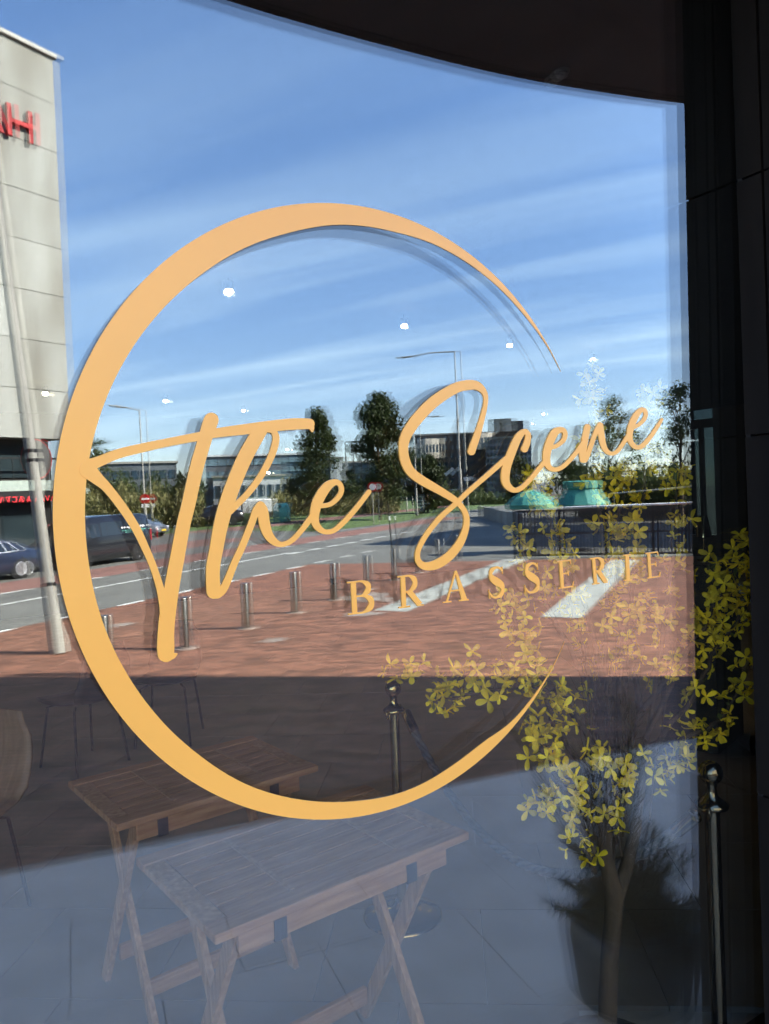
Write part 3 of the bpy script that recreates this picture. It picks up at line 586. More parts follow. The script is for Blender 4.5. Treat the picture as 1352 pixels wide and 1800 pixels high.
M_bulb = emit('lit_bulb', (1.0, 0.84, 0.50), 22)
spots = [(402, 513, 'largest lit ceiling spot inside the ring, upper left', .034), (711, 573, 'lit ceiling spot inside the ring above the street lamp head', .03), (896, 607, 'lit ceiling spot near the right tip of the ring', .03), (1042, 632, 'lit ceiling spot right of the ring tip', .03),
         (291, 705, 'lit ceiling spot left of the script T', .034), (428, 722, 'small lit ceiling spot just above the script T bar', .026), (80, 692, 'lit ceiling spot over the concrete building, at the ring edge', .036), (955, 728, 'small lit ceiling spot above the script c', .026),
         (505, 790, 'small lit ceiling spot beside the script h loop', .026), (472, 831, 'small lit ceiling spot below the script h loop', .03), (936, 745, 'tiny lit ceiling spot just left of the one above the c', .018), (1043, 678, 'tiny lit ceiling spot under the one right of the ring', .018)]
for k, (x, y, lab, r) in enumerate(spots):
    zc = 3.30
    p = I(x, y, zc)
    if p.y > 12.4: p = CAM + ray(x, y)*((12.2-CAM.y)/ray(x, y).y)
    t = thing('ceiling_spot', lab, 'lamp', (p.x, p.y, p.z), 0, 'lit ceiling spots in the restaurant')
    MB().lathe([(r*0.2, r*0.55), (r*0.75, r*0.4), (r*0.98, 0), (r*0.8, -r*0.45), (r*0.3, -r*0.6)], n=14).build('bulb', M_bulb, t)
    MB().lathe([(r*1.0, r*0.40), (r*1.15, r*0.6), (r*1.15, r*2.2), (r*0.4, r*2.4)], n=14).build('housing', M_black, t)
    hh = 3.40-p.z-r*2.3
    if hh > 0.005: MB().tube([(0, 0, r*2.3), (0, 0, 3.408-p.z)], 0.006, 6).build('stem', M_black, t)
    if k in (0, 1, 2, 4):
        ld = bpy.data.lights.new('spot_light', 'SPOT'); ld.energy = 3; ld.color = (1, 0.70, 0.40); ld.spot_size = 1.9; ld.spot_blend = 0.6; ld.shadow_soft_size = 0.04
        lo = bpy.data.objects.new('spot_light', ld); COL.objects.link(lo); lo.parent = t; lo.location = (0, 0, -r*1.0)

M_ply = woodmat('bent_plywood', (0.17, 0.095, 0.042), (0.25, 0.15, 0.07), (10, 1, 1))
M_dchair = mat('dark_chair_shell', (0.010, 0.009, 0.008), 0.6)
def shell_chair(label, p, rz, m):
    t = thing('shell_chair', label, 'chair', (p.x, p.y, 0), rz, 'shell chairs inside')
    seat = MB(); NX, NY = 7, 15; vs = []; fs = []
    for j in range(NY+1):
        s = j/NY                                        # front edge to top of back
        if s < 0.5: y, z = 0.22-0.86*s, 0.46-0.02*math.sin(s*6.28)
        else: q = (s-0.5)/0.5; y, z = -0.21-0.10*q-0.05*math.sin(q*3.14), 0.45+0.40*q
        wd = 0.22*(0.92+0.08*math.sin(s*9)) if s < 0.55 else 0.21-0.035*(s-0.55)/0.45
        if s > 0.93: wd *= 0.86
        for i in range(NX+1):
            u = i/NX*2-1; vs.append((u*wd, y+0.03*(u*u)*(1 if s > 0.5 else 0), z+0.02*u*u*(1 if s <= 0.5 else 0)))
    for j in range(NY):
        for i in range(NX): a = j*(NX+1)+i; fs.append((a, a+1, a+NX+2, a+NX+1))
    seat.add(vs, fs, True); o = seat.build('seat_shell', m, t)
    so_ = o.modifiers.new('thick', 'SOLIDIFY'); so_.thickness = 0.012
    for sx in (-1, 1):
        for sy, y0 in ((1, 0.17), (-1, -0.17)):
            MB().tube([(sx*0.12, y0*0.6, 0.435), (sx*0.16, y0*0.9, 0.42), (sx*0.20, y0*1.25, 0.0)], 0.0085, 6).build('leg', M_black, t)
    return t
q = I(12, 1300, 0.75)
shell_chair('bent plywood shell chair cut by the left picture edge', V((q.x-0.235, q.y-0.02, 0)), 2.3, M_ply)
for (x, y, rz, lab) in ((150, 1345, 0.4, 'dark shell chair left of the far folding table'), (300, 1300, 2.6, 'dark shell chair beyond the far folding table')):
    q = I(x, y); shell_chair(lab, q, rz, M_dchair)

# a brass table lamp on a tall dark host desk
hd = ID(1231, 960, 5.2)
t = thing('host_desk', 'tall dark host desk deep inside at the right', 'desk', (hd.x, hd.y, 0), 0.3)
zt = ID(1231, 985, 5.2).z
MB().box((0, 0, zt-0.02), (0.62, 0.45, 0.04)).build('desk_top', M_black, t, bevel=0.005)
MB().box((0, 0.02, (zt-0.04)/2), (0.54, 0.36, zt-0.045)).build('desk_body', M_darkwall, t)
lp = thing('table_lamp', 'small brass table lamp on the dark host desk', 'lamp', (hd.x-0.03, hd.y-0.05, zt))
MB().lathe([(0.05, 0.0), (0.05, 0.012), (0.012, 0.018)], n=18).build('foot', M_brass, lp)
MB().tube([(0, 0, 0.015), (0, 0, 0.19)], 0.006, 8).build('stem', M_brass, lp)
MB().lathe([(0.052, 0.16), (0.030, 0.30), (0.026, 0.305)], n=20).build('shade', M_brass, lp)

# ------------------------------------------------------------------ indoors: the flowering yellow tree
M_petal = leafmat('yellow_petal', (0.93, 0.60, 0.010), (0.97, 0.76, 0.025), 0.22)
M_twig = mat('brown_twig', (0.06, 0.035, 0.018), 0.85, 0, 0.3, 30)
M_pleaf = leafmat('small_green_leaf', (0.10, 0.13, 0.02), (0.17, 0.19, 0.04), 0.3)
TB = ID(1067, 1800, 2.10); TB.z = 0.0
TB = V((ID(1066, 1790, 2.12).x, ID(1066, 1790, 2.12).y, 0))
ft = thing('flowering_tree', 'tall artificial tree with yellow four petal flowers behind the window', 'tree', TB)
def pxl(lst): return [ID(x, y, d) for x, y, d in lst]
def add_wob(pts, k=0.006): return [p + V((random.uniform(-k, k), random.uniform(-k, k), random.uniform(-k, k))) for p in pts]
trunk = [V((TB.x, TB.y, 0)), V((TB.x, TB.y, 0.2))] + pxl([(1068, 1760, 2.12), (1072, 1680, 2.12), (1076, 1620, 2.11), (1080, 1570, 2.11), (1068, 1510, 2.11), (1062, 1440, 2.12), (1062, 1360, 2.13), (1056, 1280, 2.15)])
MB().tube(add_wob(trunk, 0.004), [0.030, 0.026, 0.025, 0.024, 0.024, 0.026, 0.021, 0.019, 0.015, 0.010], 10).build('trunk', M_bark, ft, TB)
limb = pxl([(1084, 1585, 2.11), (1100, 1530, 2.12), (1114, 1470, 2.14), (1122, 1400, 2.16), (1132, 1320, 2.18)])
MB().tube(add_wob(limb, 0.004), [0.020, 0.019, 0.017, 0.015, 0.009], 9).build('limb', M_bark, ft, TB)
BRN = [  # branch lines through the crown: image x, y, depth; flower count
 ([(1062, 1420, 2.12), (1035, 1300, 2.10), (985, 1225, 2.05), (930, 1205, 1.98), (860, 1215, 1.95), (800, 1225, 1.93), (760, 1232, 1.92)], 24),
 ([(1010, 1260, 2.08), (940, 1180, 2.0), (860, 1165, 1.96), (800, 1195, 1.93), (735, 1185, 1.92), (682, 1183, 1.92)], 17),
 ([(1045, 1360, 2.10), (985, 1290, 2.05), (950, 1210, 2.02), (925, 1130, 2.02), (895, 1080, 2.02), (885, 1045, 2.02)], 24),
 ([(1050, 1450, 2.12), (1000, 1400, 2.04), (965, 1340, 2.0), (950, 1300, 2.0), (945, 1265, 2.0)], 26),
 ([(1050, 1500, 2.08), (1030, 1470, 2.02), (1000, 1420, 2.0), (960, 1405, 1.98), (955, 1420, 1.98)], 14),
 ([(1045, 1530, 2.08), (1035, 1505, 2.04), (1025, 1490, 2.02)], 3),
 ([(1058, 1300, 2.15), (1040, 1200, 2.2), (1010, 1090, 2.25), (985, 980, 2.28), (960, 900, 2.30), (905, 830, 2.3)], 28),
 ([(1056, 1280, 2.15), (1066, 1120, 2.25), (1060, 960, 2.32), (1045, 830, 2.36), (1040, 720, 2.38), (1036, 645, 2.38)], 34),
 ([(1080, 1260, 2.18), (1110, 1060, 2.28), (1120, 930, 2.34), (1140, 800, 2.38), (1150, 720, 2.4), (1140, 685, 2.4)], 34),
 ([(1132, 1320, 2.18), (1160, 1150, 2.25), (1180, 980, 2.32), (1190, 860, 2.36), (1195, 815, 2.36)], 28),
 ([(1132, 1300, 2.18), (1200, 1160, 2.22), (1250, 1080, 2.25), (1290, 1000, 2.26), (1318, 950, 2.26)], 30),
 ([(1130, 1330, 2.18), (1210, 1240, 2.22), (1260, 1140, 2.24), (1310, 1070, 2.26), (1340, 1010, 2.26)], 24),
 ([(1125, 1360, 2.17), (1200, 1300, 2.22), (1245, 1280, 2.24), (1290, 1230, 2.25), (1320, 1160, 2.26)], 18),
 ([(1120, 1390, 2.16), (1160, 1350, 2.16), (1190, 1330, 2.16), (1205, 1345, 2.16)], 14),
 ([(1075, 1420, 2.08), (1060, 1350, 2.06), (1052, 1320, 2.06)], 8),
 ([(1085, 1460, 2.08), (1085, 1390, 2.05), (1110, 1330, 2.05)], 8),
 ([(1060, 1200, 2.2), (1010, 1010, 2.3), (950, 880, 2.33), (945, 840, 2.33)], 16),
 ([(1100, 1180, 2.22), (1080, 1000, 2.32), (1095, 860, 2.36), (1110, 815, 2.36)], 26),
 ([(1040, 1220, 2.2), (960, 1060, 2.25), (915, 960, 2.28), (905, 935, 2.28)], 14),
 ([(1130, 1250, 2.2), (1100, 1130, 2.24), (1130, 1080, 2.28), (1150, 1060, 2.28)], 18),
 ([(1130, 1250, 2.2), (1230, 1100, 2.3), (1260, 1040, 2.33), (1245, 990, 2.34)], 16),
]
def petal_mesh(k):
    rnd = random.Random(k); mb = MB(); L = 0.031*rnd.uniform(0.92, 1.1); wdt = 0.0092*rnd.uniform(0.9, 1.15); cupv = rnd.uniform(-0.6, 1.1)
    for i in range(4):
        a = i*math.pi/2 + rnd.uniform(-0.12, 0.12); ca, sa = math.cos(a), math.sin(a); tw = rnd.uniform(-0.3, 0.3); vs = []
        for j, (s, ww) in enumerate(((0.06, 0.22), (0.35, 0.75), (0.7, 1.0), (0.93, 0.7), (1.03, 0.2))):
            z = cupv*0.020*s*s*(1 if i % 2 else 0.6) + 0.004*s + rnd.uniform(-0.004, 0.004)*s*s*s
            for u in (-1, 0, 1):
                x = L*s; y = u*wdt*ww*0.9; zz = z + (0.0035*abs(u)) + tw*0.006*u*s
                vs.append((x*ca-y*sa, x*sa+y*ca, zz))
        fs = []
        for j in range(4):
            for q in (0, 1): o = j*3+q; fs.append((o, o+1, o+4, o+3))
        mb.add(vs, fs, True)
    mb.tube([(0, 0, -0.008), (0, 0, 0.004)], [0.002, 0.004], 5)
    me = mb.mesh('flower', M_petal)
    return me
PM = [petal_mesh(k) for k in range(7)]
fl = []; twg = MB(); lf = MB()
for pts, nfl in BRN:
    P = [V(c) for c in catmull([tuple(p) for p in pxl(pts)], 6)]; n = len(P)
    P = [p + V((random.gauss(0, .004), random.gauss(0, .004), random.gauss(0, .004))) for p in P]
    twg.tube(P, [0.0075*(1-0.75*i/(n-1))+0.0012 for i in range(n)], 6)
    nfl = int(nfl*1.75)
    for q in range(nfl):
        t = 0.16 + 0.84*(q+random.random())/nfl; f = t*(n-1); i = min(int(f), n-2); p = P[i].lerp(P[i+1], f-i)
        off = V((random.gauss(0, 1), random.gauss(0, 1), random.gauss(0, 1))); off = off.normalized()*random.uniform(0.010, 0.050)
        fl.append((p+off, p, off))
    for q in range(nfl//2):
        f = random.uniform(0.3, 1)*(n-1); i = min(int(f), n-2); p = P[i].lerp(P[i+1], f-i); d = V((random.gauss(0, 1), random.gauss(0, 1), random.gauss(0.3, 1))).normalized(); s = d.cross(V((0.3, 0.2, 1))).normalized()
        l = random.uniform(0.018, 0.035); lf.add([p, p+d*l*.5+s*l*.25, p+d*l, p+d*l*.5-s*l*.25], [(0, 1, 2, 3)])
for p, b, o in fl: twg.tube([b, p], 0.0011, 4)
twg.build('branches', M_twig, ft, TB); tag(lf.build('leaves', M_pleaf, ft, TB), kind='stuff')
random.shuffle(fl); extra = MB()
for k, (p, b, o) in enumerate(fl):
    face = (o.normalized()*0.7 + (CAM-p).normalized()*random.uniform(-0.5, 0.75) + V((random.gauss(0, .35), random.gauss(0, .35), random.gauss(0.1, .35)))).normalized()
    q = face.to_track_quat('Z', 'Y') @ Quaternion((0, 0, 1), random.uniform(0, 6.28)); me = PM[k % 7]; s = random.uniform(0.58, 0.95)
    if k < 300:
        ob = mk('flower', me, ft, p-TB); ob.rotation_mode = 'QUATERNION'; ob.rotation_quaternion = q; ob.scale = (s, s, s)
    else:
        extra.add([p + q @ (v.co*s) for v in me.vertices], [tuple(f.vertices) for f in me.polygons], True)
if extra.v: tag(extra.build('flower_mass', M_petal, ft, TB), kind='stuff')
brush = MB()
for k in range(46):
    x0 = random.gauss(1072, 22); y0 = random.uniform(1380, 1520); lean_ = random.gauss(-12 if k % 2 else 18, 26); ytop = random.uniform(1090, 1330); dd = random.uniform(2.08, 2.2)
    P = [ID(x0 + lean_*f + random.gauss(0, 3), y0 + (ytop-y0)*f, dd) for f in (0, .25, .5, .75, 1)]
    brush.tube(P, [0.0032, 0.0026, 0.002, 0.0015, 0.0007], 4)
    for q in range(9):
        f = random.uniform(0.2, 0.95)*4; i = min(int(f), 3); b = P[i].lerp(P[i+1], f-i); d = (P[i+1]-P[i]).normalized() + V((random.gauss(0, .5), random.gauss(0, .5), random.gauss(0, .3))); l = random.uniform(.03, .075)
        brush.tube([b, b+d*l*.6, b+d*l], [0.0013, 0.001, 0.0005], 3)
brush.build('twig_brush', M_twig, ft, TB)
MB().lathe([(0.13, 0.0), (0.16, 0.02), (0.17, 0.16), (0.165, 0.18), (0.145, 0.18), (0.14, 0.15), (0.02, 0.15)], n=28).build('pot', M_black, ft)

# ------------------------------------------------------------------ outdoors close by: planter with an evergreen
pc = S(1118, 1700, 0.10)
pl = thing('planter', 'dark rounded planter standing on the terrace beside the window', 'planter', (pc.x, pc.y, 0))
M_plant = mat('dark_planter', (0.018, 0.018, 0.019), 0.5)
MB().lathe([(0.17, 0.0), (0.19, 0.01), (0.215, 0.20), (0.212, 0.245), (0.195, 0.268), (0.175, 0.268), (0.17, 0.23)], n=36).build('body', M_plant, pl)
MB().lathe([(0.171, 0.225), (0.171, 0.235), (0.06, 0.24)], n=28).build('soil', mat('soil', (0.03, 0.022, 0.016), 0.95), pl)
eg = thing('evergreen_shrub', 'dark feathery evergreen growing in the terrace planter', 'shrub', (pc.x, pc.y, 0.235))
M_need = leafmat('evergreen_needles', (0.018, 0.028, 0.010), (0.045, 0.062, 0.022), 0.2)
nee = MB(); tw = MB()
for k in range(60):
    a = random.uniform(0, 6.28); el = random.uniform(0.25, 1.35); L = random.uniform(0.16, 0.36)*(1.0 if el < 0.9 else 1.2); p = V((0, 0, 0)); d = V((math.cos(a)*math.cos(el), math.sin(a)*math.cos(el), math.sin(el)))
    pts = [p]
    for i in range(6): d = (d + V((random.gauss(0, .12), random.gauss(0, .12), random.gauss(.02, .1)))).normalized(); p = p + d*(L/6); pts.append(p)
    tw.tube(pts, [0.005*(1-i/8) for i in range(7)], 5)
    for i in range(1, 7):
        for q in range(42):
            b = pts[i-1].lerp(pts[i], random.random()); n_ = (d*0.6 + V((random.gauss(0, 1), random.gauss(0, 1), random.gauss(0, 1))).normalized()).normalized(); s = n_.cross(V((.2, .5, 1))).normalized()*0.0021; l = random.uniform(0.03, 0.065)
            nee.add([b-s, b+s, b+n_*l], [(0, 1, 2)])
for k in range(15):                                            # tall bare feathery twigs
    a = random.uniform(0, 6.28); p = V((random.gauss(-0.03, .03), random.gauss(0, .03), 0.02)); d = V((random.gauss(-0.05, .10), random.gauss(0, .10), 1)).normalized(); L = random.uniform(0.45, 0.80)
    pts = [p]
    for i in range(9): d = (d + V((random.gauss(0, .05), random.gauss(0, .05), 0.03))).normalized(); p = p + d*(L/9); pts.append(p)
    tw.tube(pts, [0.0055*(1-i/12) for i in range(10)], 4)
    for i in range(2, 10):
        for q in range(7):
            b = pts[i-1].lerp(pts[i], random.random()); n_ = (d*1.2 + V((random.gauss(0, .6), random.gauss(0, .6), 0))).normalized(); l = random.uniform(.04, .10)
            tw.tube([b, b+n_*l*0.6, b+n_*l+V((0, 0, l*.15))], [0.0024, 0.0018, 0.001], 3)
tw.build('stems', M_twig, eg); tag(nee.build('foliage', M_need, eg), kind='stuff')

# ------------------------------------------------------------------ street furniture
mb_base = MB().lathe([(0.20, 0.0), (0.20, 0.012), (0.17, 0.02)], n=24).mesh('collar_stone', M_patch)
mb_post = MB().lathe([(0.085, 0.015), (0.085, 0.90), (0.078, 0.915), (0.03, 0.92)], n=20).mesh('post', M_steel)
names = ['nearest steel bollard, half hidden by the ring on the left', 'steel bollard right beside the foot of the script T', 'steel bollard right of the foot of the script h', 'steel bollard below and left of the script e', 'steel bollard just left of the capital B', 'steel bollard rising above the capital B', 'steel bollard between the capitals B and R', 'steel bollard just above the capital R', 'steel bollard inside the lower loop of the script S', 'farthest steel bollard of the row']
for k, lab in enumerate(names):
    a = 10.3 + (k-1)*1.93; p = RD(a, -7.70, ZS+0.005)
    t = thing('bollard', lab, 'bollard', p, 0, 'steel bollards along the plaza edge')
    mk('post', mb_post, t); mk('base_collar', mb_base, t)

def vrot(t): return None
# big leaning grey pole with a round sign seen from its edge
pb = S(101, 1150); top = SP(-24, 210, pb, (CAM-pb).normalized()); ax = top-pb
t = thing('street_pole', 'stout grey leaning pole in front of the concrete building', 'pole', pb)
MB().tube([(0, 0, 0), ax*0.115], [0.135, 0.130], 18).build('base_sleeve', M_galv, t)
MB().tube([ax*0.115, ax*0.34, ax*0.36, ax], [0.118, 0.105, 0.102, 0.075], 18).build('shaft', M_galv, t)
for f in (0.115, 0.335, 0.352): MB().tube([ax*f, ax*(f+0.006)], [0.131 if f < .2 else 0.110]*2, 18).build('clamp_ring', M_black, t)
sg = SP(63, 806, pb, (CAM-pb).normalized())-pb
od = (CAM-pb); od.z = 0; od.normalize(); sg = sg - od*0.30; lat = V((od.y, -od.x, 0))
sgn = MB().lathe([(0.36, -0.006), (0.36, 0.006)], c=sg, n=40, ax=(lat*0.74+od*0.67).to_track_quat('Z', 'Y').to_matrix()).build('round_sign', mat('sign_back_grey', (0.05, 0.05, 0.05), 0.6), t)
rimq = (lat*0.74+od*0.67).to_track_quat('Z', 'Y').to_matrix()
MB().tube([sg + rimq @ V((0.365*math.cos(i*0.1309), 0.365*math.sin(i*0.1309), 0)) for i in range(49)], 0.012, 6, False).build('red_rim', M_signred, sgn)
MB().tube([sg, sg + V((0, 0, 0.28)), ax*(max(0.05, (sg.z+0.28)/ax.z))], 0.012, 6).build('sign_bracket', M_black, t)

def lamp_post(label, base, topxy, headxy, r=0.09, extra=None):
    b = base; pl_n = (CAM-b); pl_n.z = 0; pl_n.normalize()
    tp = SP(*topxy, b, pl_n)-b; hd_ = SP(*headxy, b, pl_n)-b; tp.x *= 0.0; tp.y *= 0.0
    lean = SP(*topxy, b, pl_n)-b
    t = thing('street_lamp', label, 'street lamp', b, 0, 'street lamps')
    MB().tube([(0, 0, 0), lean*0.28, lean*0.285, lean], [r*1.25, r*1.1, r*0.8, r*0.5], 12).build('mast', M_galv, t)
    d = (hd_-lean); L = d.length
    MB().tube([lean, lean + d*0.5 + V((0, 0, 0.03*L)), lean + d*0.82], [r*0.4, r*0.36, r*0.34], 8).build('arm', M_galv, t)
    q = d.normalized().to_track_quat('X', 'Z').to_matrix()
    hl = max(0.5, L*0.24)
    MB().box(lean + d*0.98, (hl*1.3, 0.30, 0.11), mtx=q).build('lamp_head', M_galv, t, bevel=0.04)
    MB().box(lean + d*1.0 - V((0, 0, 0.065)), (hl*0.9, 0.22, 0.03), mtx=q).build('lens', M_signwhite, t)
    return t, lean, pl_n
la, leanA, nA = lamp_post('slim street lamp with a no entry sign, left inside the ring', S(258, 948), (245, 722), (200, 714))
bA = S(258, 948); sp = SP(255, 877, bA, nA)-bA
sgq = nA.to_track_quat('Z', 'Y').to_matrix()
disc = MB().lathe([(0.30, 0.06), (0.30, 0.075)], c=sp, n=32, ax=sgq).build('no_entry_disc', M_signred, la)
MB().box(sp + nA*0.082, (0.42, 0.11, 0.012), mtx=sgq).build('white_bar', M_signwhite, disc)
MB().box(SP(255, 889, bA, nA)-bA + nA*0.07, (0.40, 0.22, 0.012), mtx=sgq).build('sub_plate', M_signwhite, la)
lb, leanB, nB = lamp_post('tall street lamp rising behind the script S', S(812, 904), (799, 618), (708, 628), 0.14)
bB = S(812, 904); q = nB.to_track_quat('Z', 'Y').to_matrix()
MB().box(SP(790, 829, bB, nB)-bB, (0.95, 0.30, 0.03), mtx=q @ Matrix.Rotation(math.radians(-38 if True else 0), 3, 'Z')).build('tilted_white_panel', M_signwhite, lb)
MB().box(SP(821, 842, bB, nB)-bB, (0.62, 0.36, 0.03), mtx=q @ Matrix.Rotation(math.radians(6), 3, 'Z')).build('white_panel', M_signwhite, lb)
MB().box((0, 0, ZU(812, 860, bB)-ZS), (2.2, 0.1, 0.15), mtx=q @ Matrix.Rotation(math.pi/2, 3, 'X')).build('cross_arm', M_galv, lb)
lc, leanC, nC = lamp_post('street lamp with arm to the right, inside the script S', S(733, 906), (727, 735), (766, 732), 0.10)
ld_, l4, n4 = lamp_post('short far street lamp left of the script S', S(716, 900), (713, 841), (718, 843), 0.07)
# information board
b = S(733, 904) + UR*1.0; n_ = (CAM-b); n_.z = 0; n_.normalize(); q = n_.to_track_quat('Z', 'Y').to_matrix()
t = thing('information_board', 'grey information board standing by the grass verge', 'notice board', b)
zc = (ZU(733, 884, b)-ZS); hh = ZU(733, 868, b)-ZU(733, 898, b)
brd = MB().box((0, 0, zc), (0.85, hh, 0.09), mtx=q).build('panel', mat('board_grey', (0.10, 0.11, 0.13), 0.5), t)
for k in range(4): MB().box(V((0, 0, zc + hh*(0.34-k*0.2))) + n_*0.05, (0.66, hh*0.05, 0.01), mtx=q).build('text_row', M_signwhite, brd)
MB().tube([(0, 0, 0), (0, 0, zc-hh/2)], 0.07, 8).build('post', M_black, t)
# thin traffic posts, bottle bank
t = thing('traffic_sign', 'round red edged traffic sign on a thin post beside the tree', 'traffic sign', S(657, 922)); b = S(657, 922); n_ = (CAM-b); n_.z = 0; n_.normalize()
zt_ = ZU(652, 856, b)-ZS
MB().tube([(0, 0, 0), (0, 0, zt_+0.3)], 0.04, 8).build('post', M_galv, t)
d_ = MB().lathe([(0.36, 0.05), (0.36, 0.065)], c=(0, 0, zt_), n=28, ax=n_.to_track_quat('Z', 'Y').to_matrix()).build('disc', M_signred, t)
MB().lathe([(0.24, 0.067), (0.24, 0.072)], c=(0, 0, zt_), n=28, ax=n_.to_track_quat('Z', 'Y').to_matrix()).build('white_field', M_signwhite, d_)
b = S(690, 972); t = thing('tilted_pole', 'thin dark pole leaning over the road beside the far bollards', 'pole', b); tp = SP(682, 880, b, (CAM-b).normalized())-b
MB().tube([(0, 0, 0), tp], [0.045, 0.03], 8).build('shaft', M_black, t); MB().tube([tp*0.62, tp*0.7], 0.05, 8).build('band', M_signwhite, t)
b = S(496, 918); M_teal = mat('teal_plastic', (0.12, 0.42, 0.33), 0.5)
t = thing('bottle_bank', 'pale green bottle bank beside the road, above the script h', 'recycling bin', b)
MB().lathe([(0.60, 0), (0.72, 0.1), (0.72, 1.25), (0.45, 1.6), (0.15, 1.65)], n=16).build('body', M_teal, t)
MB().lathe([(0.12, 1.64), (0.12, 1.75)], n=10).build('lifting_knob', M_black, t)
for a in (0.5, 2.2, 4.0): MB().lathe([(0.13, 0), (0.13, 0.05)], c=(0.64*math.cos(a), 0.64*math.sin(a), 1.3), n=12, ax=V((math.cos(a), math.sin(a), .5)).to_track_quat('Z', 'Y').to_matrix()).build('bottle_hole', M_black, t)

# ------------------------------------------------------------------ vehicles
M_tyre = mat('tyre_rubber', (0.012, 0.012, 0.013), 0.85); M_rim = mat('alloy_rim', (0.62, 0.63, 0.65), 0.3, 0.8, 0.05); M_rimd = mat('dark_rim', (0.12, 0.12, 0.12), 0.35, 0.8, 0.05)
M_carglass = mat('car_glass', (0.015, 0.02, 0.025), 0.04, 0, 0.1, spec=0.9); M_lampr = mat('tail_lamp', (0.35, 0.01, 0.01), 0.2); M_lampw = mat('head_lamp', (0.75, 0.77, 0.8), 0.1); M_plate = mat('yellow_plate', (0.75, 0.50, 0.03), 0.5)
def paint(name, c): 
    m = mat(name, c, 0.28, 0.25, 0.04, 3); m.node_tree.nodes['Principled BSDF'].inputs['Coat Weight'].default_value = 0.8; m.node_tree.nodes['Principled BSDF'].inputs['Coat Roughness'].default_value = 0.05; return m
def vehicle(name, label, cat, loc, rz, stations, color, wheels, wr, hw, rimm, win, rear, front, chrome=None, spokes=10):
    """stations: x, belt half width, sill z, belt z, roof z, roof half width"""
    t = thing(name, label, cat, loc, rz)
    vs = []; fs = []; n = len(stations)
    for (x, wb, zsill, zb, zr, wr_) in stations:
        vs += [(x, -wb*0.93, zsill), (x, -wb, zsill+(zb-zsill)*0.35), (x, -wb*0.985, zb), (x, -wr_, zr-0.03), (x, -wr_*0.75, zr), (x, wr_*0.75, zr), (x, wr_, zr-0.03), (x, wb*0.985, zb), (x, wb, zsill+(zb-zsill)*0.35), (x, wb*0.93, zsill)]
    for i in range(n-1):
        for k in range(10):
            a, b_ = i*10+k, i*10+(k+1) % 10; fs.append((a, b_, b_+10, a+10))
    body = MB().add(vs, fs, True); body.add(vs[:10], [tuple(range(10))]); body.add(vs[-10:], [tuple(range(10))[::-1]])
    body.build('body', color, t)
    for x in wheels:
        for s in (-1, 1):
            q = Matrix.Rotation(math.pi/2*s, 3, 'X'); c = V((x, -s*hw, wr))
            MB().lathe([(wr*1.16, -0.12), (wr*1.16, 0.004)], c=c, n=26, ax=q).build('wheel_arch', M_tyre, t)
            wh = MB().lathe([(wr*0.66, -0.16), (wr*0.97, -0.15), (wr, -0.10), (wr, 0.0), (wr*0.95, 0.03), (wr*0.68, 0.032), (wr*0.66, 0.0), (wr*0.3, -0.02)], c=c, n=28, ax=q).build('wheel', M_tyre, t)
            rm = MB()
            rm.lathe([(wr*0.70, 0.030), (wr*0.70, 0.038), (wr*0.62, 0.038), (wr*0.62, 0.028)], c=c, n=28, ax=q); rm.lathe([(wr*0.16, 0.0), (wr*0.15, 0.036)], c=c, n=12, ax=q)
            for k in range(spokes):
                a = 6.283*k/spokes; d = V((math.cos(a), math.sin(a), 0)); e = V((-d.y, d.x, 0)); z_ = V((0, 0, 0.030)); o1, o2 = d*wr*0.12, d*wr*0.64; w1, w2 = wr*0.035, wr*0.06
                rm.ext([c + q @ (p_+z_) for p_ in (o1-e*w1, o2-e*w2, o2+e*w2, o1+e*w1)], q @ V((0, 0, -0.02)))
            rm.build('rim', rimm, wh)
    for nm, poly in win:                                   # side glazing, both sides
        for s in (-1, 1):
            pts = []
            for (x, z) in poly:
                for i in range(n-1):
                    if stations[i][0] <= x <= stations[i+1][0]:
                        f = (x-stations[i][0])/(stations[i+1][0]-stations[i][0]); st_ = [a*(1-f)+b_*f for a, b_ in zip(stations[i], stations[i+1])]; break
                h = (z-st_[3])/max(0.01, st_[4]-0.03-st_[3]); yy = st_[1]*0.985*(1-h)+st_[5]*h
                pts.append(V((x, s*(yy+0.004), z)))
            MB().ext(pts, V((0, s*0.006, 0))).build(nm, M_carglass, t)
            if chrome:
                MB().tube(pts + [pts[0]], 0.016, 5, False).build('window_trim', M_rim, t)
    for nm, c, d, m in rear+front: MB().box(c, d).build(nm, m, t, bevel=0.01)
    return t
hdg = math.atan2(-UR.y, -UR.x)
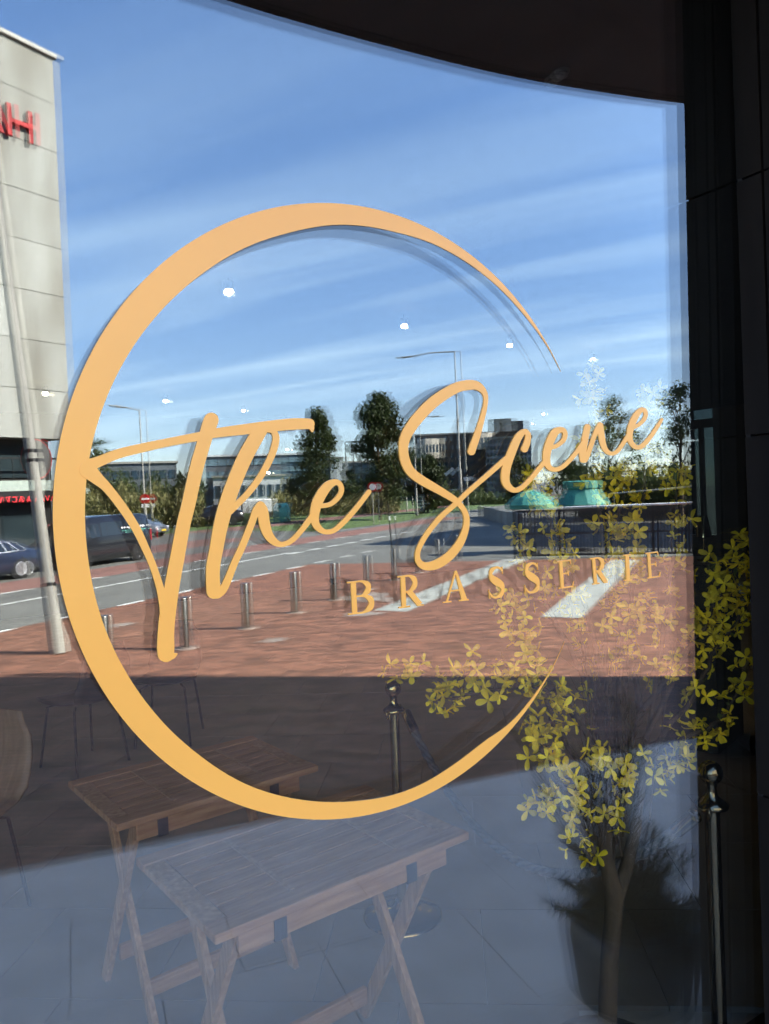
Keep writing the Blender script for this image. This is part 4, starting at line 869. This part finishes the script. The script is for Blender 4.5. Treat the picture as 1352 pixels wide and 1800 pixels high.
# sedan: x forward, rear at x=0
sed = [(0.0, 0.74, 0.42, 0.80, 0.86, 0.60), (0.10, 0.86, 0.30, 0.86, 0.98, 0.68), (0.55, 0.90, 0.24, 0.92, 1.08, 0.64), (1.15, 0.92, 0.20, 0.93, 1.32, 0.60), (1.75, 0.93, 0.19, 0.92, 1.435, 0.60), (2.4, 0.93, 0.19, 0.90, 1.44, 0.61), (3.0, 0.92, 0.19, 0.88, 1.28, 0.62), (3.55, 0.91, 0.20, 0.86, 0.98, 0.70), (4.2, 0.88, 0.24, 0.76, 0.86, 0.66), (4.6, 0.78, 0.30, 0.62, 0.72, 0.55), (4.70, 0.6, 0.38, 0.55, 0.60, 0.45)]
wheel_p = S(38, 1017)
base = wheel_p - UR*(-1)*0.95*(-1) if False else wheel_p + UR*0.95 - NR*0.92
vehicle('parked_car', 'dark blue saloon car with silver wheels at the left picture edge', 'car', V((base.x, base.y, ZS)), hdg, sed, paint('dark_blue_paint', (0.013, 0.018, 0.040)), (0.95, 3.80), 0.345, 0.90, M_rim,
        [('rear_quarter_glass', [(0.95, 0.97), (1.45, 0.96), (1.45, 1.30), (1.2, 1.24)]), ('rear_door_glass', [(1.5, 0.96), (2.2, 0.95), (2.2, 1.37), (1.5, 1.31)]), ('front_door_glass', [(2.26, 0.95), (3.3, 0.92), (2.85, 1.24), (2.26, 1.37)])],
        [('tail_lamp', (0.07, 0.62, 0.80), (0.16, 0.34, 0.10), M_lampr), ('tail_lamp', (0.07, -0.62, 0.80), (0.16, 0.34, 0.10), M_lampr), ('number_plate', (0.0, 0, 0.60), (0.03, 0.52, 0.11), M_plate)], [('head_lamp', (4.5, 0.6, 0.62), (0.2, 0.3, 0.1), M_lampw), ('head_lamp', (4.5, -0.6, 0.62), (0.2, 0.3, 0.1), M_lampw)], True)
# black van
vn = [(0.0, 0.86, 0.45, 1.05, 1.70, 0.70), (0.08, 0.95, 0.28, 1.08, 1.90, 0.76), (0.5, 0.97, 0.22, 1.10, 1.95, 0.78), (2.5, 0.97, 0.20, 1.10, 1.96, 0.79), (3.6, 0.97, 0.20, 1.08, 1.90, 0.78), (4.15, 0.96, 0.22, 1.06, 1.60, 0.74), (4.6, 0.94, 0.24, 1.02, 1.18, 0.74), (5.1, 0.88, 0.28, 0.85, 0.98, 0.66), (5.25, 0.7, 0.38, 0.7, 0.8, 0.5)]
wheel_p = S(243, 985); base = wheel_p + UR*0.95 - NR*0.97
van = vehicle('parked_van', 'black delivery van with white and teal lettering on its side', 'van', V((base.x, base.y, ZS)), hdg, vn, paint('black_paint', (0.012, 0.013, 0.018)), (0.95, 4.15), 0.34, 0.945, M_rimd,
        [('side_glass', [(0.5, 1.16), (1.6, 1.16), (1.6, 1.68), (0.55, 1.66)]), ('side_glass', [(1.7, 1.16), (2.9, 1.16), (2.9, 1.70), (1.7, 1.70)]), ('door_glass', [(3.0, 1.14), (4.2, 1.10), (3.7, 1.60), (3.0, 1.68)])],
        [('tail_lamp', (0.05, 0.88, 1.05), (0.1, 0.12, 0.5), M_lampr), ('tail_lamp', (0.05, -0.88, 1.05), (0.1, 0.12, 0.5), M_lampr), ('number_plate', (-0.005, 0, 0.75), (0.03, 0.52, 0.11), M_plate)], [('head_lamp', (5.0, 0.66, 0.80), (0.25, 0.3, 0.16), M_lampw), ('head_lamp', (5.0, -0.66, 0.80), (0.25, 0.3, 0.16), M_lampw)])
for (x, z, wd_, hh_, m) in ((1.30, 1.42, 1.0, 0.09, M_signwhite), (0.55, 1.44, 0.32, 0.07, M_signwhite), (1.35, 1.30, 0.9, 0.045, M_teal), (1.25, 1.22, 0.7, 0.04, M_teal), (0.5, 1.30, 0.3, 0.05, M_teal)):
    # printed rows on the near flank, broken into short dashes like far-off words
    nn = max(3, int(wd_/0.13)); mb = MB()
    for k in range(nn):
        xx = x + wd_/2 - wd_*(k+0.5)/nn; st_h = (z-1.10)/(1.93-1.10); yy = 0.955*(1-st_h)+0.78*st_h
        mb.box((xx, -(yy+0.018), z), (wd_/nn*random.uniform(.6, .95), 0.006, hh_*random.uniform(.7, 1.0)))
    mb.build('side_lettering', m, van)
# silver car nosing out behind the van, dark car and pale lorry farther off
b = S(286, 944); hd2 = math.atan2(0.75, 0.66)
fwd = V((math.cos(hd2), math.sin(hd2), 0))
vehicle('parked_car', 'silver grey car with yellow plate peeking out behind the van', 'car', V((b.x, b.y, ZS)) - fwd*4.6, hd2, sed, paint('silver_paint', (0.16, 0.17, 0.19)), (0.95, 3.80), 0.33, 0.90, M_rim,
        [('side_glass', [(1.0, 0.97), (3.3, 0.92), (2.85, 1.24), (1.3, 1.27)])], [], [('head_lamp', (4.52, 0.58, 0.64), (0.2, 0.36, 0.13), M_lampw), ('head_lamp', (4.52, -0.58, 0.64), (0.2, 0.36, 0.13), M_lampw), ('number_plate', (4.72, 0, 0.45), (0.03, 0.52, 0.12), M_plate), ('grille', (4.66, 0, 0.6), (0.06, 0.7, 0.1), M_black)])
b = S(428, 922); hd3 = hdg + 0.9
vehicle('parked_car', 'dark car standing far off under the script h', 'car', V((b.x, b.y, ZS)), hd3, [(x, w_, a, z_*1.12, r_*1.18, q_) for x, w_, a, z_, r_, q_ in sed], paint('matt_black_paint', (0.015, 0.015, 0.016)), (0.95, 3.80), 0.36, 0.90, M_rimd,
        [('side_glass', [(1.0, 1.10), (3.3, 1.05), (2.85, 1.44), (1.3, 1.46)])], [('tail_lamp', (0.05, 0.6, 0.95), (0.1, 0.3, 0.12), M_lampr), ('tail_lamp', (0.05, -0.6, 0.95), (0.1, 0.3, 0.12), M_lampr), ('number_plate', (0.0, 0, 0.72), (0.03, 0.52, 0.11), M_plate)], [])
M_lorry = mat('pale_grey_paint', (0.30, 0.31, 0.32), 0.4)
b = S(445, 912); t = thing('delivery_lorry', 'small white box lorry parked far off behind the dark car', 'lorry', b, hdg+0.5)
MB().box((0, 0, 1.25), (3.2, 1.9, 1.3)).build('cargo_box', M_lorry, t, bevel=0.05)
MB().box((2.3, 0, 1.1), (1.3, 1.8, 1.3)).build('cab', M_lorry, t, bevel=0.15); MB().box((2.92, 0, 1.4), (0.1, 1.5, 0.5)).build('windscreen', M_carglass, t)
for x in (-1.1, 2.5):
    for s in (-1, 1): MB().lathe([(0.38, -0.12), (0.38, 0.12)], c=(x, s*0.9, 0.38), n=18, ax=Matrix.Rotation(math.pi/2, 3, 'X')).build('wheel', M_tyre, t)

# ------------------------------------------------------------------ the concrete building on the left
W0 = S(0, 990); E0 = S(133, 976); W0.z = E0.z = ZS; fu = (E0-W0).normalized(); fn = V((-fu.y, fu.x, 0))
if fn.dot(V((0, 1, 0))) < 0: fn = -fn
HT = ZU(0, 40, W0); ZL = ZU(0, 768, W0)
cb_ = thing('concrete_building', 'tall grey concrete panel building with red letters, at the left', 'building', E0)
def fl_(a, o, z): return fu*a + fn*o + V((0, 0, z-ZS))
fz = math.atan2(fu.y, fu.x)
def cbox(name, a0, a1, o0, o1, z0_, z1_, m, par=None): return MB().box(fl_((a0+a1)/2, (o0+o1)/2, (z0_+z1_)/2), (a1-a0, o1-o0, z1_-z0_), fz).build(name, m, par or cb_)
cbox('core', -30, -0.05, -18, -0.12, ZL+0.02, HT-0.12, M_conc)
nrow = 8; ph_ = (HT-ZL)/nrow; edges_ = [0, -6.2, -12.4, -18.6, -24.8, -30]
for r in range(nrow):
    for c_ in range(5): cbox('panel', edges_[c_+1]+0.02, edges_[c_]-(0.02 if c_ else 0), -0.115, random.uniform(-0.006, 0.006), ZL+r*ph_+0.014, ZL+(r+1)*ph_-0.014, M_conc)
cbox('roof_coping', -30.1, 0.12, -18.1, 0.16, HT-0.11, HT+0.06, M_galv)
cbox('ground_floor_wall', -30, -0.6, -18, -1.1, ZS, ZL, M_darkwall)
cbox('fascia_band', -30, 0.0, -0.55, -0.05, ZU(0, 866, W0)+0.05, ZU(0, 845, W0), mat('pale_green_glass_band', (0.33, 0.38, 0.34), 0.3))
cbox('sign_board', -30, -0.02, -0.30, -0.10, ZU(0, 882, W0), ZU(0, 866, W0)+0.02, M_black)
zt2, zb2 = ZU(0, 845, W0), ZL
for k in range(12): 
    cbox('window', -1.3-k*2.3-1.9, -1.3-k*2.3, -1.08, -1.0, zt2+0.15, zb2-0.25, M_dglass)
    cbox('shop_window', -1.3-k*2.3-1.9, -1.3-k*2.3, -1.08, -1.0, ZS+0.25, ZU(0, 882, W0)-0.2, M_dglass)
    cbox('column', -1.1-k*4.6, -0.75-k*4.6, -0.98, -0.60, ZS, ZL, M_black)
    cbox('railing_post', -1.0-k*0.9, -0.96-k*0.9, -0.20, -0.15, zt2, zt2+1.0, M_black)
cbox('railing', -30, -0.5, -0.22, -0.14, zt2+0.95, zt2+1.02, M_black)
# roof letters, standing off the wall
def wall_text(name, body, px, ptop, pbot, off, m, ex=0.06, sp=1.0):
    bl = SP(px, pbot, E0 + fn*off, fn); tl = SP(px, ptop, E0 + fn*off, fn); h = tl.z-bl.z
    me = textmesh(name, body, m, h/0.70, ex*h, sp)
    o = mk(name, me, cb_, bl-E0); xd_ = -fu; zd = fn; yd = V((0, 0, 1)); mm = Matrix((xd_, yd, zd)).transposed(); o.rotation_euler = mm.to_euler(); return o
wall_text('roof_letters', 'HAVANA', 63, 200, 256, 0.16, M_signred)
wall_text('shop_front_letters', 'HAVANA ACT VILLAGE', 108, 870, 880, 0.02, emit('lit_red_letters', (0.8, 0.02, 0.03), 0.5), 0.03, 1.15)

# ------------------------------------------------------------------ far buildings
def front_building(name, label, x0, x1, ytop, dist, depth, m, rows, cols, wm, wfrac=(0.6, 0.55), group='buildings beyond the road', z0f=0.06, roof=None, skew=0.0):
    A = SD(x0, dist); B = SD(x1, dist*(1+skew)); mid = (A+B)/2; mid.z = ZS; u = (B-A); L = u.length; u.normalize(); n = V((-u.y, u.x, 0))
    if n.dot(CAM-mid) < 0: n = -n
    H = ZU((x0+x1)/2, ytop, mid)-ZS
    t = thing(name, label, 'building', mid, 0, group); rz = math.atan2(u.y, u.x)
    MB().box(-n*depth/2 + V((0, 0, H/2)), (L, depth, H), rz).build('wall', m, t)
    MB().box(-n*depth/2 + V((0, 0, H+0.15)), (L+0.5, depth+0.5, 0.3), rz).build('roof', roof or M_galv, t)
    hh_ = H*(1-z0f)/rows; ww = L/cols; me = MB().box((0, 0, 0), (ww*wfrac[0], 0.16, hh_*wfrac[1]), rz).mesh('window', wm)
    for r in range(rows):
        for c_ in range(cols): mk('window', me, t, u*(-L/2 + ww*(c_+0.5)) + n*0.02 + V((0, 0, H*z0f + hh_*(r+0.52))))
    return t, u, n, L, H
M_bd1 = mat('slate_wall', (0.10, 0.115, 0.13), 0.7, 0, 0.15, 0.2); M_bd2 = mat('blue_glass_wall', (0.05, 0.09, 0.12), 0.25, 0, 0.3, 0.15); M_bd3 = mat('white_render', (0.52, 0.53, 0.53), 0.8, 0, 0.08, 0.3)
M_bd4 = mat('dark_brick_wall', (0.075, 0.065, 0.06), 0.85, 0, 0.2, 0.4); M_beige = mat('beige_stone', (0.42, 0.38, 0.32), 0.85, 0, 0.12, 0.3); M_bd5 = mat('grey_grid_wall', (0.20, 0.21, 0.23), 0.8, 0, 0.15, 0.3)
M_wn = mat('far_window', (0.035, 0.06, 0.085), 0.08, 0, 0.4, 0.3, spec=0.8); M_wn2 = mat('far_window_band', (0.16, 0.24, 0.28), 0.1, 0, 0.4, 0.3, spec=0.8)
front_building('low_hall', 'low dark blue hall behind the reeds, left inside the ring', 165, 312, 815, 120, 25, M_bd1, 2, 9, M_wn, (0.7, 0.35))
front_building('office_block', 'office block with white floor bands seen through the script h', 352, 495, 802, 130, 25, M_bd1, 4, 9, M_wn2, (0.9, 0.5), roof=M_bd3)
t, u, n, L, H = front_building('office_annex', 'low white annex in front of the banded office block', 375, 500, 838, 122, 8, M_bd3, 1, 8, M_wn, (0.6, 0.4))
front_building('glass_office', 'teal glass office block behind the left tree', 486, 582, 799, 140, 25, M_bd2, 5, 8, M_wn2, (0.92, 0.55), roof=M_bd3)
front_building('glass_office', 'narrow white gable end between the two tall trees', 582, 603, 806, 138, 20, M_bd3, 3, 1, M_bd3, (0.3, 0.3))
front_building('dark_office', 'dark blue office block behind the taller tree', 601, 722, 812, 150, 25, M_bd2, 4, 9, M_wn, (0.8, 0.6))
t, u, n, L, H = front_building('dark_office', 'large dark stepped office block behind the script S', 722, 860, 764, 150, 30, M_bd4, 7, 12, M_wn, (0.55, 0.55))
for (xa_, xb_, yt, yb_) in ((728, 742, 781, 806), (742, 768, 772, 806), (838, 862, 762, 790)):
    mA = SD((xa_+xb_)/2, 147.5); zt_, zb_ = ZU((xa_+xb_)/2, yt, mA), ZU((xa_+xb_)/2, yb_, mA); wd_ = (SD(xb_, 147.5)-SD(xa_, 147.5)).length
    wing = MB().box((mA-t.location)+V((0, 0, (zt_+zb_)/2-ZS)), (wd_, 4.0, zt_-zb_), math.atan2(u.y, u.x)-0.43).build('beige_wing', M_beige, t)
    for k in range(4): MB().box((mA-t.location)+V((0, 0, (zt_+zb_)/2-ZS)) + Matrix.Rotation(-0.43, 3, 'Z') @ (u*(wd_*(k-1.5)/4) + n*2.02), (wd_*0.11, 0.1, (zt_-zb_)*0.4), math.atan2(u.y, u.x)-0.43).build('wing_window', M_wn, wing)
t2, u2, n2, L2, H2_ = front_building('grid_office', 'grey office block with small window grid behind the script c', 856, 936, 770, 132, 30, M_bd5, 9, 12, M_wn, (0.55, 0.6))
MB().box(-n2*6 + V((0, 0, H2_+1.6)), (L2*0.7, 6, 3.0), math.atan2(u2.y, u2.x)).build('roof_storey', M_bd4, t2)
for k in range(3): MB().box(-n2*2 + u2*(L2*(0.12*k-0.3)) + V((0, 0, H2_+2.4)), (2.2, 0.4, 2.2), math.atan2(u2.y, u2.x)).build('beige_dormer', M_beige, t2)
# steel roof frame
b = SD(630, 146); t = thing('roof_frame', 'open steel frame standing beside the taller tree', 'steel frame', b); q = math.atan2(u.y, u.x)
zt_, zb_ = ZU(630, 776, b)-ZS, 0
fm = MB()
for k in range(4): fm.tube([u*(-2.2+k*1.5), u*(-2.2+k*1.5)+V((0, 0, zt_))], 0.14, 6)
fm.build('uprights', M_black, t); MB().tube([u*-2.2+V((0, 0, zt_)), u*2.3+V((0, 0, zt_))], 0.14, 6).build('top_beam', M_black, t)
# neighbour block out of the frame to the right, whose shade lies across the road
nb = thing('neighbour_building', 'dark brick neighbour block shading the road', 'building', RD(44.5, 20)); 
MB().box((0, 0, 7.5), (13, 22, 15), RZ + 0.10).build('wall', M_bd4, nb); MB().box((0, 0, 15.2), (13.6, 22.6, 0.4), RZ + 0.10).build('roof', M_galv, nb)

# ------------------------------------------------------------------ trees and planting
M_leafd = leafmat('dark_leaf', (0.022, 0.035, 0.010), (0.050, 0.066, 0.018), 0.25); M_leafm = leafmat('mid_leaf', (0.045, 0.065, 0.018), (0.09, 0.11, 0.035), 0.3); M_reed = leafmat('dry_reed', (0.10, 0.10, 0.035), (0.19, 0.17, 0.065), 0.3)
def tree(label, base, H, crown, n, ls, m, trunk_r=0.16, seed=1, group='trees along the road', cone=False):
    rnd = random.Random(seed); t = thing('tree', label, 'tree', base, 0, group)
    MB().tube([(0, 0, 0), (0.03, 0, H*0.25), (-0.05, 0.04, H*0.55), (0, 0, H*0.92)], [trunk_r, trunk_r*0.8, trunk_r*0.5, trunk_r*0.1], 9).build('trunk', M_bark, t)
    lm = MB(); cl = []
    for k in range(64):
        f = rnd.random(); z = H*(crown[0] + (1-crown[0])*f); rmax = crown[1]*((1-f)**0.72*min(1.0, 0.45+f/0.18) if cone else math.sin(math.pi*min(0.96, 0.12+0.86*f))**0.75)
        a = rnd.uniform(0, 6.28); r = rmax*math.sqrt(rnd.random()); p = V((r*math.cos(a), r*math.sin(a), z + rnd.uniform(-.2, .2))); cl.append((p, rnd.uniform(0.5, 1.0)*crown[2]))
        if k < 22: lm.tube([(0, 0, max(H*0.22, z-r*0.9-0.4)), p*0.55 + V((0, 0, (z-r*0.3)*0.45)), p], [trunk_r*0.35, trunk_r*0.2, 0.012], 5)
    lm.build('limbs', M_bark, t)
    lf_ = MB(); vs = []; fs = []
    for k in range(n):
        c, r = cl[rnd.randrange(len(cl))]; d = V((rnd.gauss(0, 1), rnd.gauss(0, 1), rnd.gauss(0, .8))); d *= min(1.0, 1.9/max(d.length, .01)); p = c + d*r*0.42
        a = V((rnd.gauss(0, 1), rnd.gauss(0, 1), rnd.gauss(0, 1))).normalized(); b_ = a.cross(V((rnd.gauss(0, 1), rnd.gauss(0, 1), rnd.gauss(0, 1)))).normalized(); s = ls*rnd.uniform(0.6, 1.3)
        o = len(vs); vs += [p-a*s, p-b_*s*0.5, p+a*s, p+b_*s*0.5]; fs.append((o, o+1, o+2, o+3))
    lf_.v = vs; lf_.f = fs; me = bpy.data.meshes.new('crown'); me.from_pydata([tuple(v) for v in vs], [], fs); me.materials.append(m); mk('crown', me, t)
    return t
b = S(560, 912); tree('dark leafy tree behind the end of the script T bar', b, ZU(553, 726, b)-ZS, (0.18, 3.3, 1.25), 13000, 0.15, M_leafd, 0.16, 3, cone=True)
b = S(669, 914); tree('taller dark tree left of the script S', b, ZU(665, 697, b)-ZS, (0.18, 3.9, 1.3), 17000, 0.15, M_leafd, 0.17, 8, cone=True)
b = S(752, 902); tree('small rounded tree inside the bowl of the script S', b, ZU(752, 806, b)-ZS, (0.10, 1.9, 0.8), 7000, 0.18, M_leafd, 0.12, 5)
b = SD(170, 100); tree('tree top just showing at the left inside of the ring', b, ZU(172, 772, b)-ZS, (0.35, 2.2, 0.9), 1600, 0.2, M_leafm, 0.15, 6)
b = SD(1072, 55); tree('airy tree behind the script n', b, ZU(1075, 706, b)-ZS, (0.28, 2.3, 0.8), 3200, 0.11, M_leafm, 0.12, 9)
b = SD(1198, 48); tree('airy tree at the right edge of the reflected sky', b, ZU(1195, 680, b)-ZS, (0.28, 2.2, 0.8), 3200, 0.10, M_leafm, 0.12, 10)
b = SD(905, 75); tree('low tree standing before the grid office', b, ZU(905, 800, b)-ZS, (0.15, 2.0, 0.9), 2200, 0.2, M_leafd, 0.1, 12)
b = SD(1000, 70); tree('low dark tree behind the parasols', b, ZU(1000, 815, b)-ZS, (0.12, 2.6, 1.0), 2600, 0.2, M_leafd, 0.1, 13)
def shrubs(name, label, x0, x1, ytop, d0, d1, n, m, ls, cat='shrubs'):
    vs = []; fs = []; c0 = SD((x0+x1)/2, (d0+d1)/2)
    for k in range(n):
        x = random.uniform(x0, x1); dd = random.uniform(d0, d1); b_ = SD(x, dd); hmax = (ZU(x, ytop+12*math.sin(x*0.11)+8*math.sin(x*0.31+1), b_)-ZS)*random.uniform(0.75, 1.08); z = ZS + hmax*random.random()**0.8
        p = V((b_.x, b_.y, z)) - c0; a = V((random.gauss(0, .5), random.gauss(0, .5), random.gauss(0.6, .6))).normalized(); s_ = a.cross(V((random.gauss(0, 1), random.gauss(0, 1), .2))).normalized(); s = ls*random.uniform(.6, 1.5)
        o = len(vs); vs += [p-a*s, p-s_*s*.3, p+a*s, p+s_*s*.3]; fs.append((o, o+1, o+2, o+3))
    me = bpy.data.meshes.new(name); me.from_pydata([tuple(v) for v in vs], [], fs); me.materials.append(m); o = mk(name, me, None, c0); return tag(o, label, cat, kind='stuff')
shrubs('reed_bank', 'band of dry yellow green reeds beyond the parked van', 130, 356, 864, 60, 75, 7000, M_reed, 0.28)
shrubs('reed_bank', 'band of reeds and bushes below the office blocks', 470, 700, 862, 76, 90, 6500, M_reed, 0.26)
shrubs('bush_bank', 'low green bushes beside the far end of the road', 760, 905, 866, 95, 110, 4000, M_leafm, 0.35)
shrubs('dark_hedge', 'dark hedge behind the parasols at the right', 1010, 1235, 826, 50, 58, 9000, M_leafd, 0.25)
shrubs('dark_hedge', 'dark planting below the hall, left inside the ring', 150, 360, 842, 92, 104, 3500, M_leafd, 0.4)

# ------------------------------------------------------------------ the terrace across: fence, parasols, rails, wall
fa, fb = RD(26.4, -5.7), RD(28.3, 2.0); fd = (fb-fa).normalized(); FL = (fb-fa).length; fnz = math.atan2(fd.y, fd.x)
fe = thing('slatted_fence', 'black slatted terrace fence at the end of the plaza', 'fence', fa)
FH = ZU(1000, 893, RD(26.8, -3.7))-ZS
npan = 5; M_fence = mat('charcoal_fence', (0.035, 0.038, 0.042), 0.5, 0, 0.3, 2)
for k in range(npan):
    mb = MB(); w_ = FL/npan
    for j in range(14): mb.box(fd*(w_*k + w_*(j+0.5)/14) + V((0, 0, FH*0.52)), (w_/14*0.62, 0.025, FH*0.90), fnz)
    for z in (0.12, FH*0.5, FH-0.08): mb.box(fd*(w_*(k+0.5)) + V((0.02, 0.03, z)), (w_*0.98, 0.04, 0.07), fnz)
    mb.build('slat_panel', M_fence, fe); MB().box(fd*(w_*k) + V((0, 0, FH/2)), (0.08, 0.08, FH), fnz).build('post', M_black, fe)
ra_ = thing('white_rail', 'long pale handrail running above the black fence', 'handrail', RD(27.6, -3.0))
o_ = RD(27.6, -3.0)
r1 = [SP(x, y, o_, UR)-o_ for x, y in ((985, 893), (1090, 889), (1218, 884))]
MB().tube(r1, 0.045, 8).build('rail', M_signwhite, ra_)
for p in (r1[0], r1[1], r1[2]): MB().tube([p, V((p.x, p.y, 0))], 0.03, 6).build('post', M_galv, ra_)
r2 = [SP(x, y, o_ + UR*4, UR)-o_ for x, y in ((1070, 868), (1222, 855))]
MB().tube(r2, 0.03, 8).build('upper_rail', M_galv, ra_)
for p in r2: MB().tube([p, V((p.x, p.y, 0))], 0.025, 6).build('post', M_galv, ra_)
M_tealc = mat('teal_canvas', (0.035, 0.22, 0.185), 0.7, 0, 0.2, 3); M_teald = mat('teal_canvas_label', (0.70, 0.58, 0.05), 0.6)
def parasol(label, x, yt, yb, xw, dist, kind):
    b = SD(x, dist); t = thing('parasol', label, 'parasol', b, 0, 'teal parasols'); zt_ = ZU(x, yt, b)-ZS; zb_ = ZU(x, yb, b)-ZS; r = (SD(x+xw, dist)-SD(x-xw, dist)).length/2
    mb = MB(); n = 12
    prof_ = [(0.06*r, zt_), (0.42*r, zt_-(zt_-zb_)*0.18), (0.72*r, zt_-(zt_-zb_)*0.48), (1.0*r, zb_+0.06), (0.98*r, zb_-0.10)] if kind == 0 else [(0.5*r, zt_), (0.72*r, zt_-0.02), (0.72*r, zt_-(zt_-zb_)*0.30), (0.66*r, zt_-(zt_-zb_)*0.36), (0.8*r, zt_-(zt_-zb_)*0.62), (1.05*r, zb_), (1.02*r, zb_-0.05)]
    vs = []; fs = []
    for i, (rr_, z) in enumerate(prof_):
        for k in range(n*2):
            a = math.pi*k/n; sc_ = 1.0 if k % 2 == 0 else 0.965; vs.append((rr_*sc_*math.cos(a), rr_*sc_*math.sin(a), z - (0.02 if k % 2 and i > 0 else 0)))
    m2 = 2*n
    for i in range(len(prof_)-1):
        for k in range(m2): fs.append((i*m2+k, i*m2+(k+1) % m2, (i+1)*m2+(k+1) % m2, (i+1)*m2+k))
    fs.append(tuple(range(m2))); c_ = mb.add(vs, fs).build('canopy', M_tealc, t)
    MB().tube([(0, 0, 0), (0, 0, zt_)], 0.03, 8).build('pole', M_galv, t); MB().lathe([(0.35, 0.0), (0.35, 0.08), (0.05, 0.12)], n=16).build('foot', M_black, t)
    if kind:
        nn = (CAM-b); nn.z = 0; nn.normalize(); MB().box(nn*(0.735*r) + V((0, 0, zt_-(zt_-zb_)*0.16)), (r*0.42, (zt_-zb_)*0.16, 0.01), mtx=nn.to_track_quat('Z', 'Y').to_matrix()).build('yellow_label', M_teald, c_)
parasol('teal domed parasol at the left, under the script c', 930, 861, 889, 45, 28.5, 0)
parasol('teal parasol with flat top and yellow label', 1020, 845, 886, 44, 29.0, 1)
b0, b1 = SD(842, 62), SD(912, 44); cwd = (b1-b0).normalized()
t = thing('low_wall', 'low pale concrete wall left of the parasols', 'wall', b0)
for k in range(6):
    L_ = (b1-b0).length/6; MB().box(cwd*(L_*(k+0.5)) + V((0, 0, 0.45)), (L_-0.03, 0.3, 0.9), math.atan2(cwd.y, cwd.x)).build('wall_block', M_conc, t)

# ------------------------------------------------------------------ two walkers on the far footpath
def person(label, p, hd_, top, leg, hair, stride, sz=1.75):
    t = thing('person', label, 'person', p, hd_, 'walkers on the far footpath'); k = sz/1.75
    def skin(name, verts, edges, rad, m, par):
        me = bpy.data.meshes.new(name); me.from_pydata([tuple(V(v)*k) for v in verts], edges, []); o = mk(name, me, par)
        me.materials.append(m); sk = o.modifiers.new('skin', 'SKIN'); sk.use_smooth_shade = True; me.skin_vertices or None
        if not me.skin_vertices:
            bm = bmesh.new(); bm.from_mesh(me); bm.verts.layers.skin.verify(); bm.to_mesh(me); bm.free()
        for i, r in enumerate(rad): me.skin_vertices[0].data[i].radius = (r[0]*k, r[1]*k)
        me.skin_vertices[0].data[0].use_root = True; sb = o.modifiers.new('sub', 'SUBSURF'); sb.levels = 1; sb.render_levels = 1; return o
    s = stride
    body = skin('body', [(0, 0, .95), (0, 0, 1.15), (0, 0, 1.38), (0, 0, 1.48), (.01, 0, 1.56), (.02, 0, 1.66), (0, .17, 1.38), (-s*.3, .23, 1.10), (-s*.1, .22, .86), (0, -.17, 1.38), (s*.3, -.23, 1.10), (s*.6, -.22, .88), (0, .09, .90), (s*.4, .10, .48), (s*.35, .10, .06), (s*.35+.13, .11, .03), (0, -.09, .90), (-s*.15, -.10, .48), (-s*.55, -.10, .10), (-s*.55+.12, -.11, .04)],
                [(0, 1), (1, 2), (2, 3), (3, 4), (4, 5), (2, 6), (6, 7), (7, 8), (2, 9), (9, 10), (10, 11), (0, 12), (12, 13), (13, 14), (14, 15), (0, 16), (16, 17), (17, 18), (18, 19)],
                [(.15, .11), (.14, .10), (.16, .10), (.06, .06), (.075, .085), (.08, .09), (.065, .065), (.05, .05), (.04, .04), (.065, .065), (.05, .05), (.04, .04), (.09, .09), (.065, .065), (.045, .045), (.04, .03), (.09, .09), (.065, .065), (.045, .045), (.04, .03)], mat('skin_tone', (0.38, 0.24, 0.17), 0.6), t)
    skin('jacket', [(0, 0, .92), (0, 0, 1.15), (0, 0, 1.38), (0, .17, 1.38), (-s*.3, .23, 1.10), (-s*.15, .225, .93), (0, -.17, 1.38), (s*.3, -.23, 1.10), (s*.52, -.225, .94)], [(0, 1), (1, 2), (2, 3), (3, 4), (4, 5), (2, 6), (6, 7), (7, 8)],
         [(.165, .125), (.155, .115), (.175, .115), (.08, .08), (.062, .062), (.05, .05), (.08, .08), (.062, .062), (.05, .05)], top, body)
    skin('trousers', [(0, 0, .96), (0, .09, .88), (s*.4, .10, .48), (s*.35, .10, .10), (0, -.09, .88), (-s*.15, -.10, .48), (-s*.55, -.10, .14)], [(0, 1), (1, 2), (2, 3), (0, 4), (4, 5), (5, 6)], [(.155, .115), (.10, .10), (.078, .078), (.058, .058), (.10, .10), (.078, .078), (.058, .058)], leg, body)
    MB().lathe([(0.02, 1.78*k), (0.07*k, 1.765*k), (0.098*k, 1.70*k), (0.10*k, 1.63*k), (0.07*k, 1.58*k)], c=(-0.01, 0, 0), n=12).build('hair', hair, body)
M_dj = mat('dark_jacket', (0.015, 0.016, 0.02), 0.8); M_lj = mat('grey_jacket', (0.12, 0.13, 0.15), 0.8); M_jn = mat('dark_jeans', (0.02, 0.025, 0.04), 0.85); M_hr = mat('brown_hair', (0.04, 0.025, 0.015), 0.7)
person('walker in a grey jacket on the far path, by the e tail', S(641, 905), math.atan2(UR.y, UR.x), M_lj, M_jn, M_hr, 0.55)
person('walker in black clothes on the far path, left of the tree trunk', S(663, 904), math.atan2(UR.y, UR.x)+0.2, M_dj, M_dj, M_hr, 0.35, 1.8)
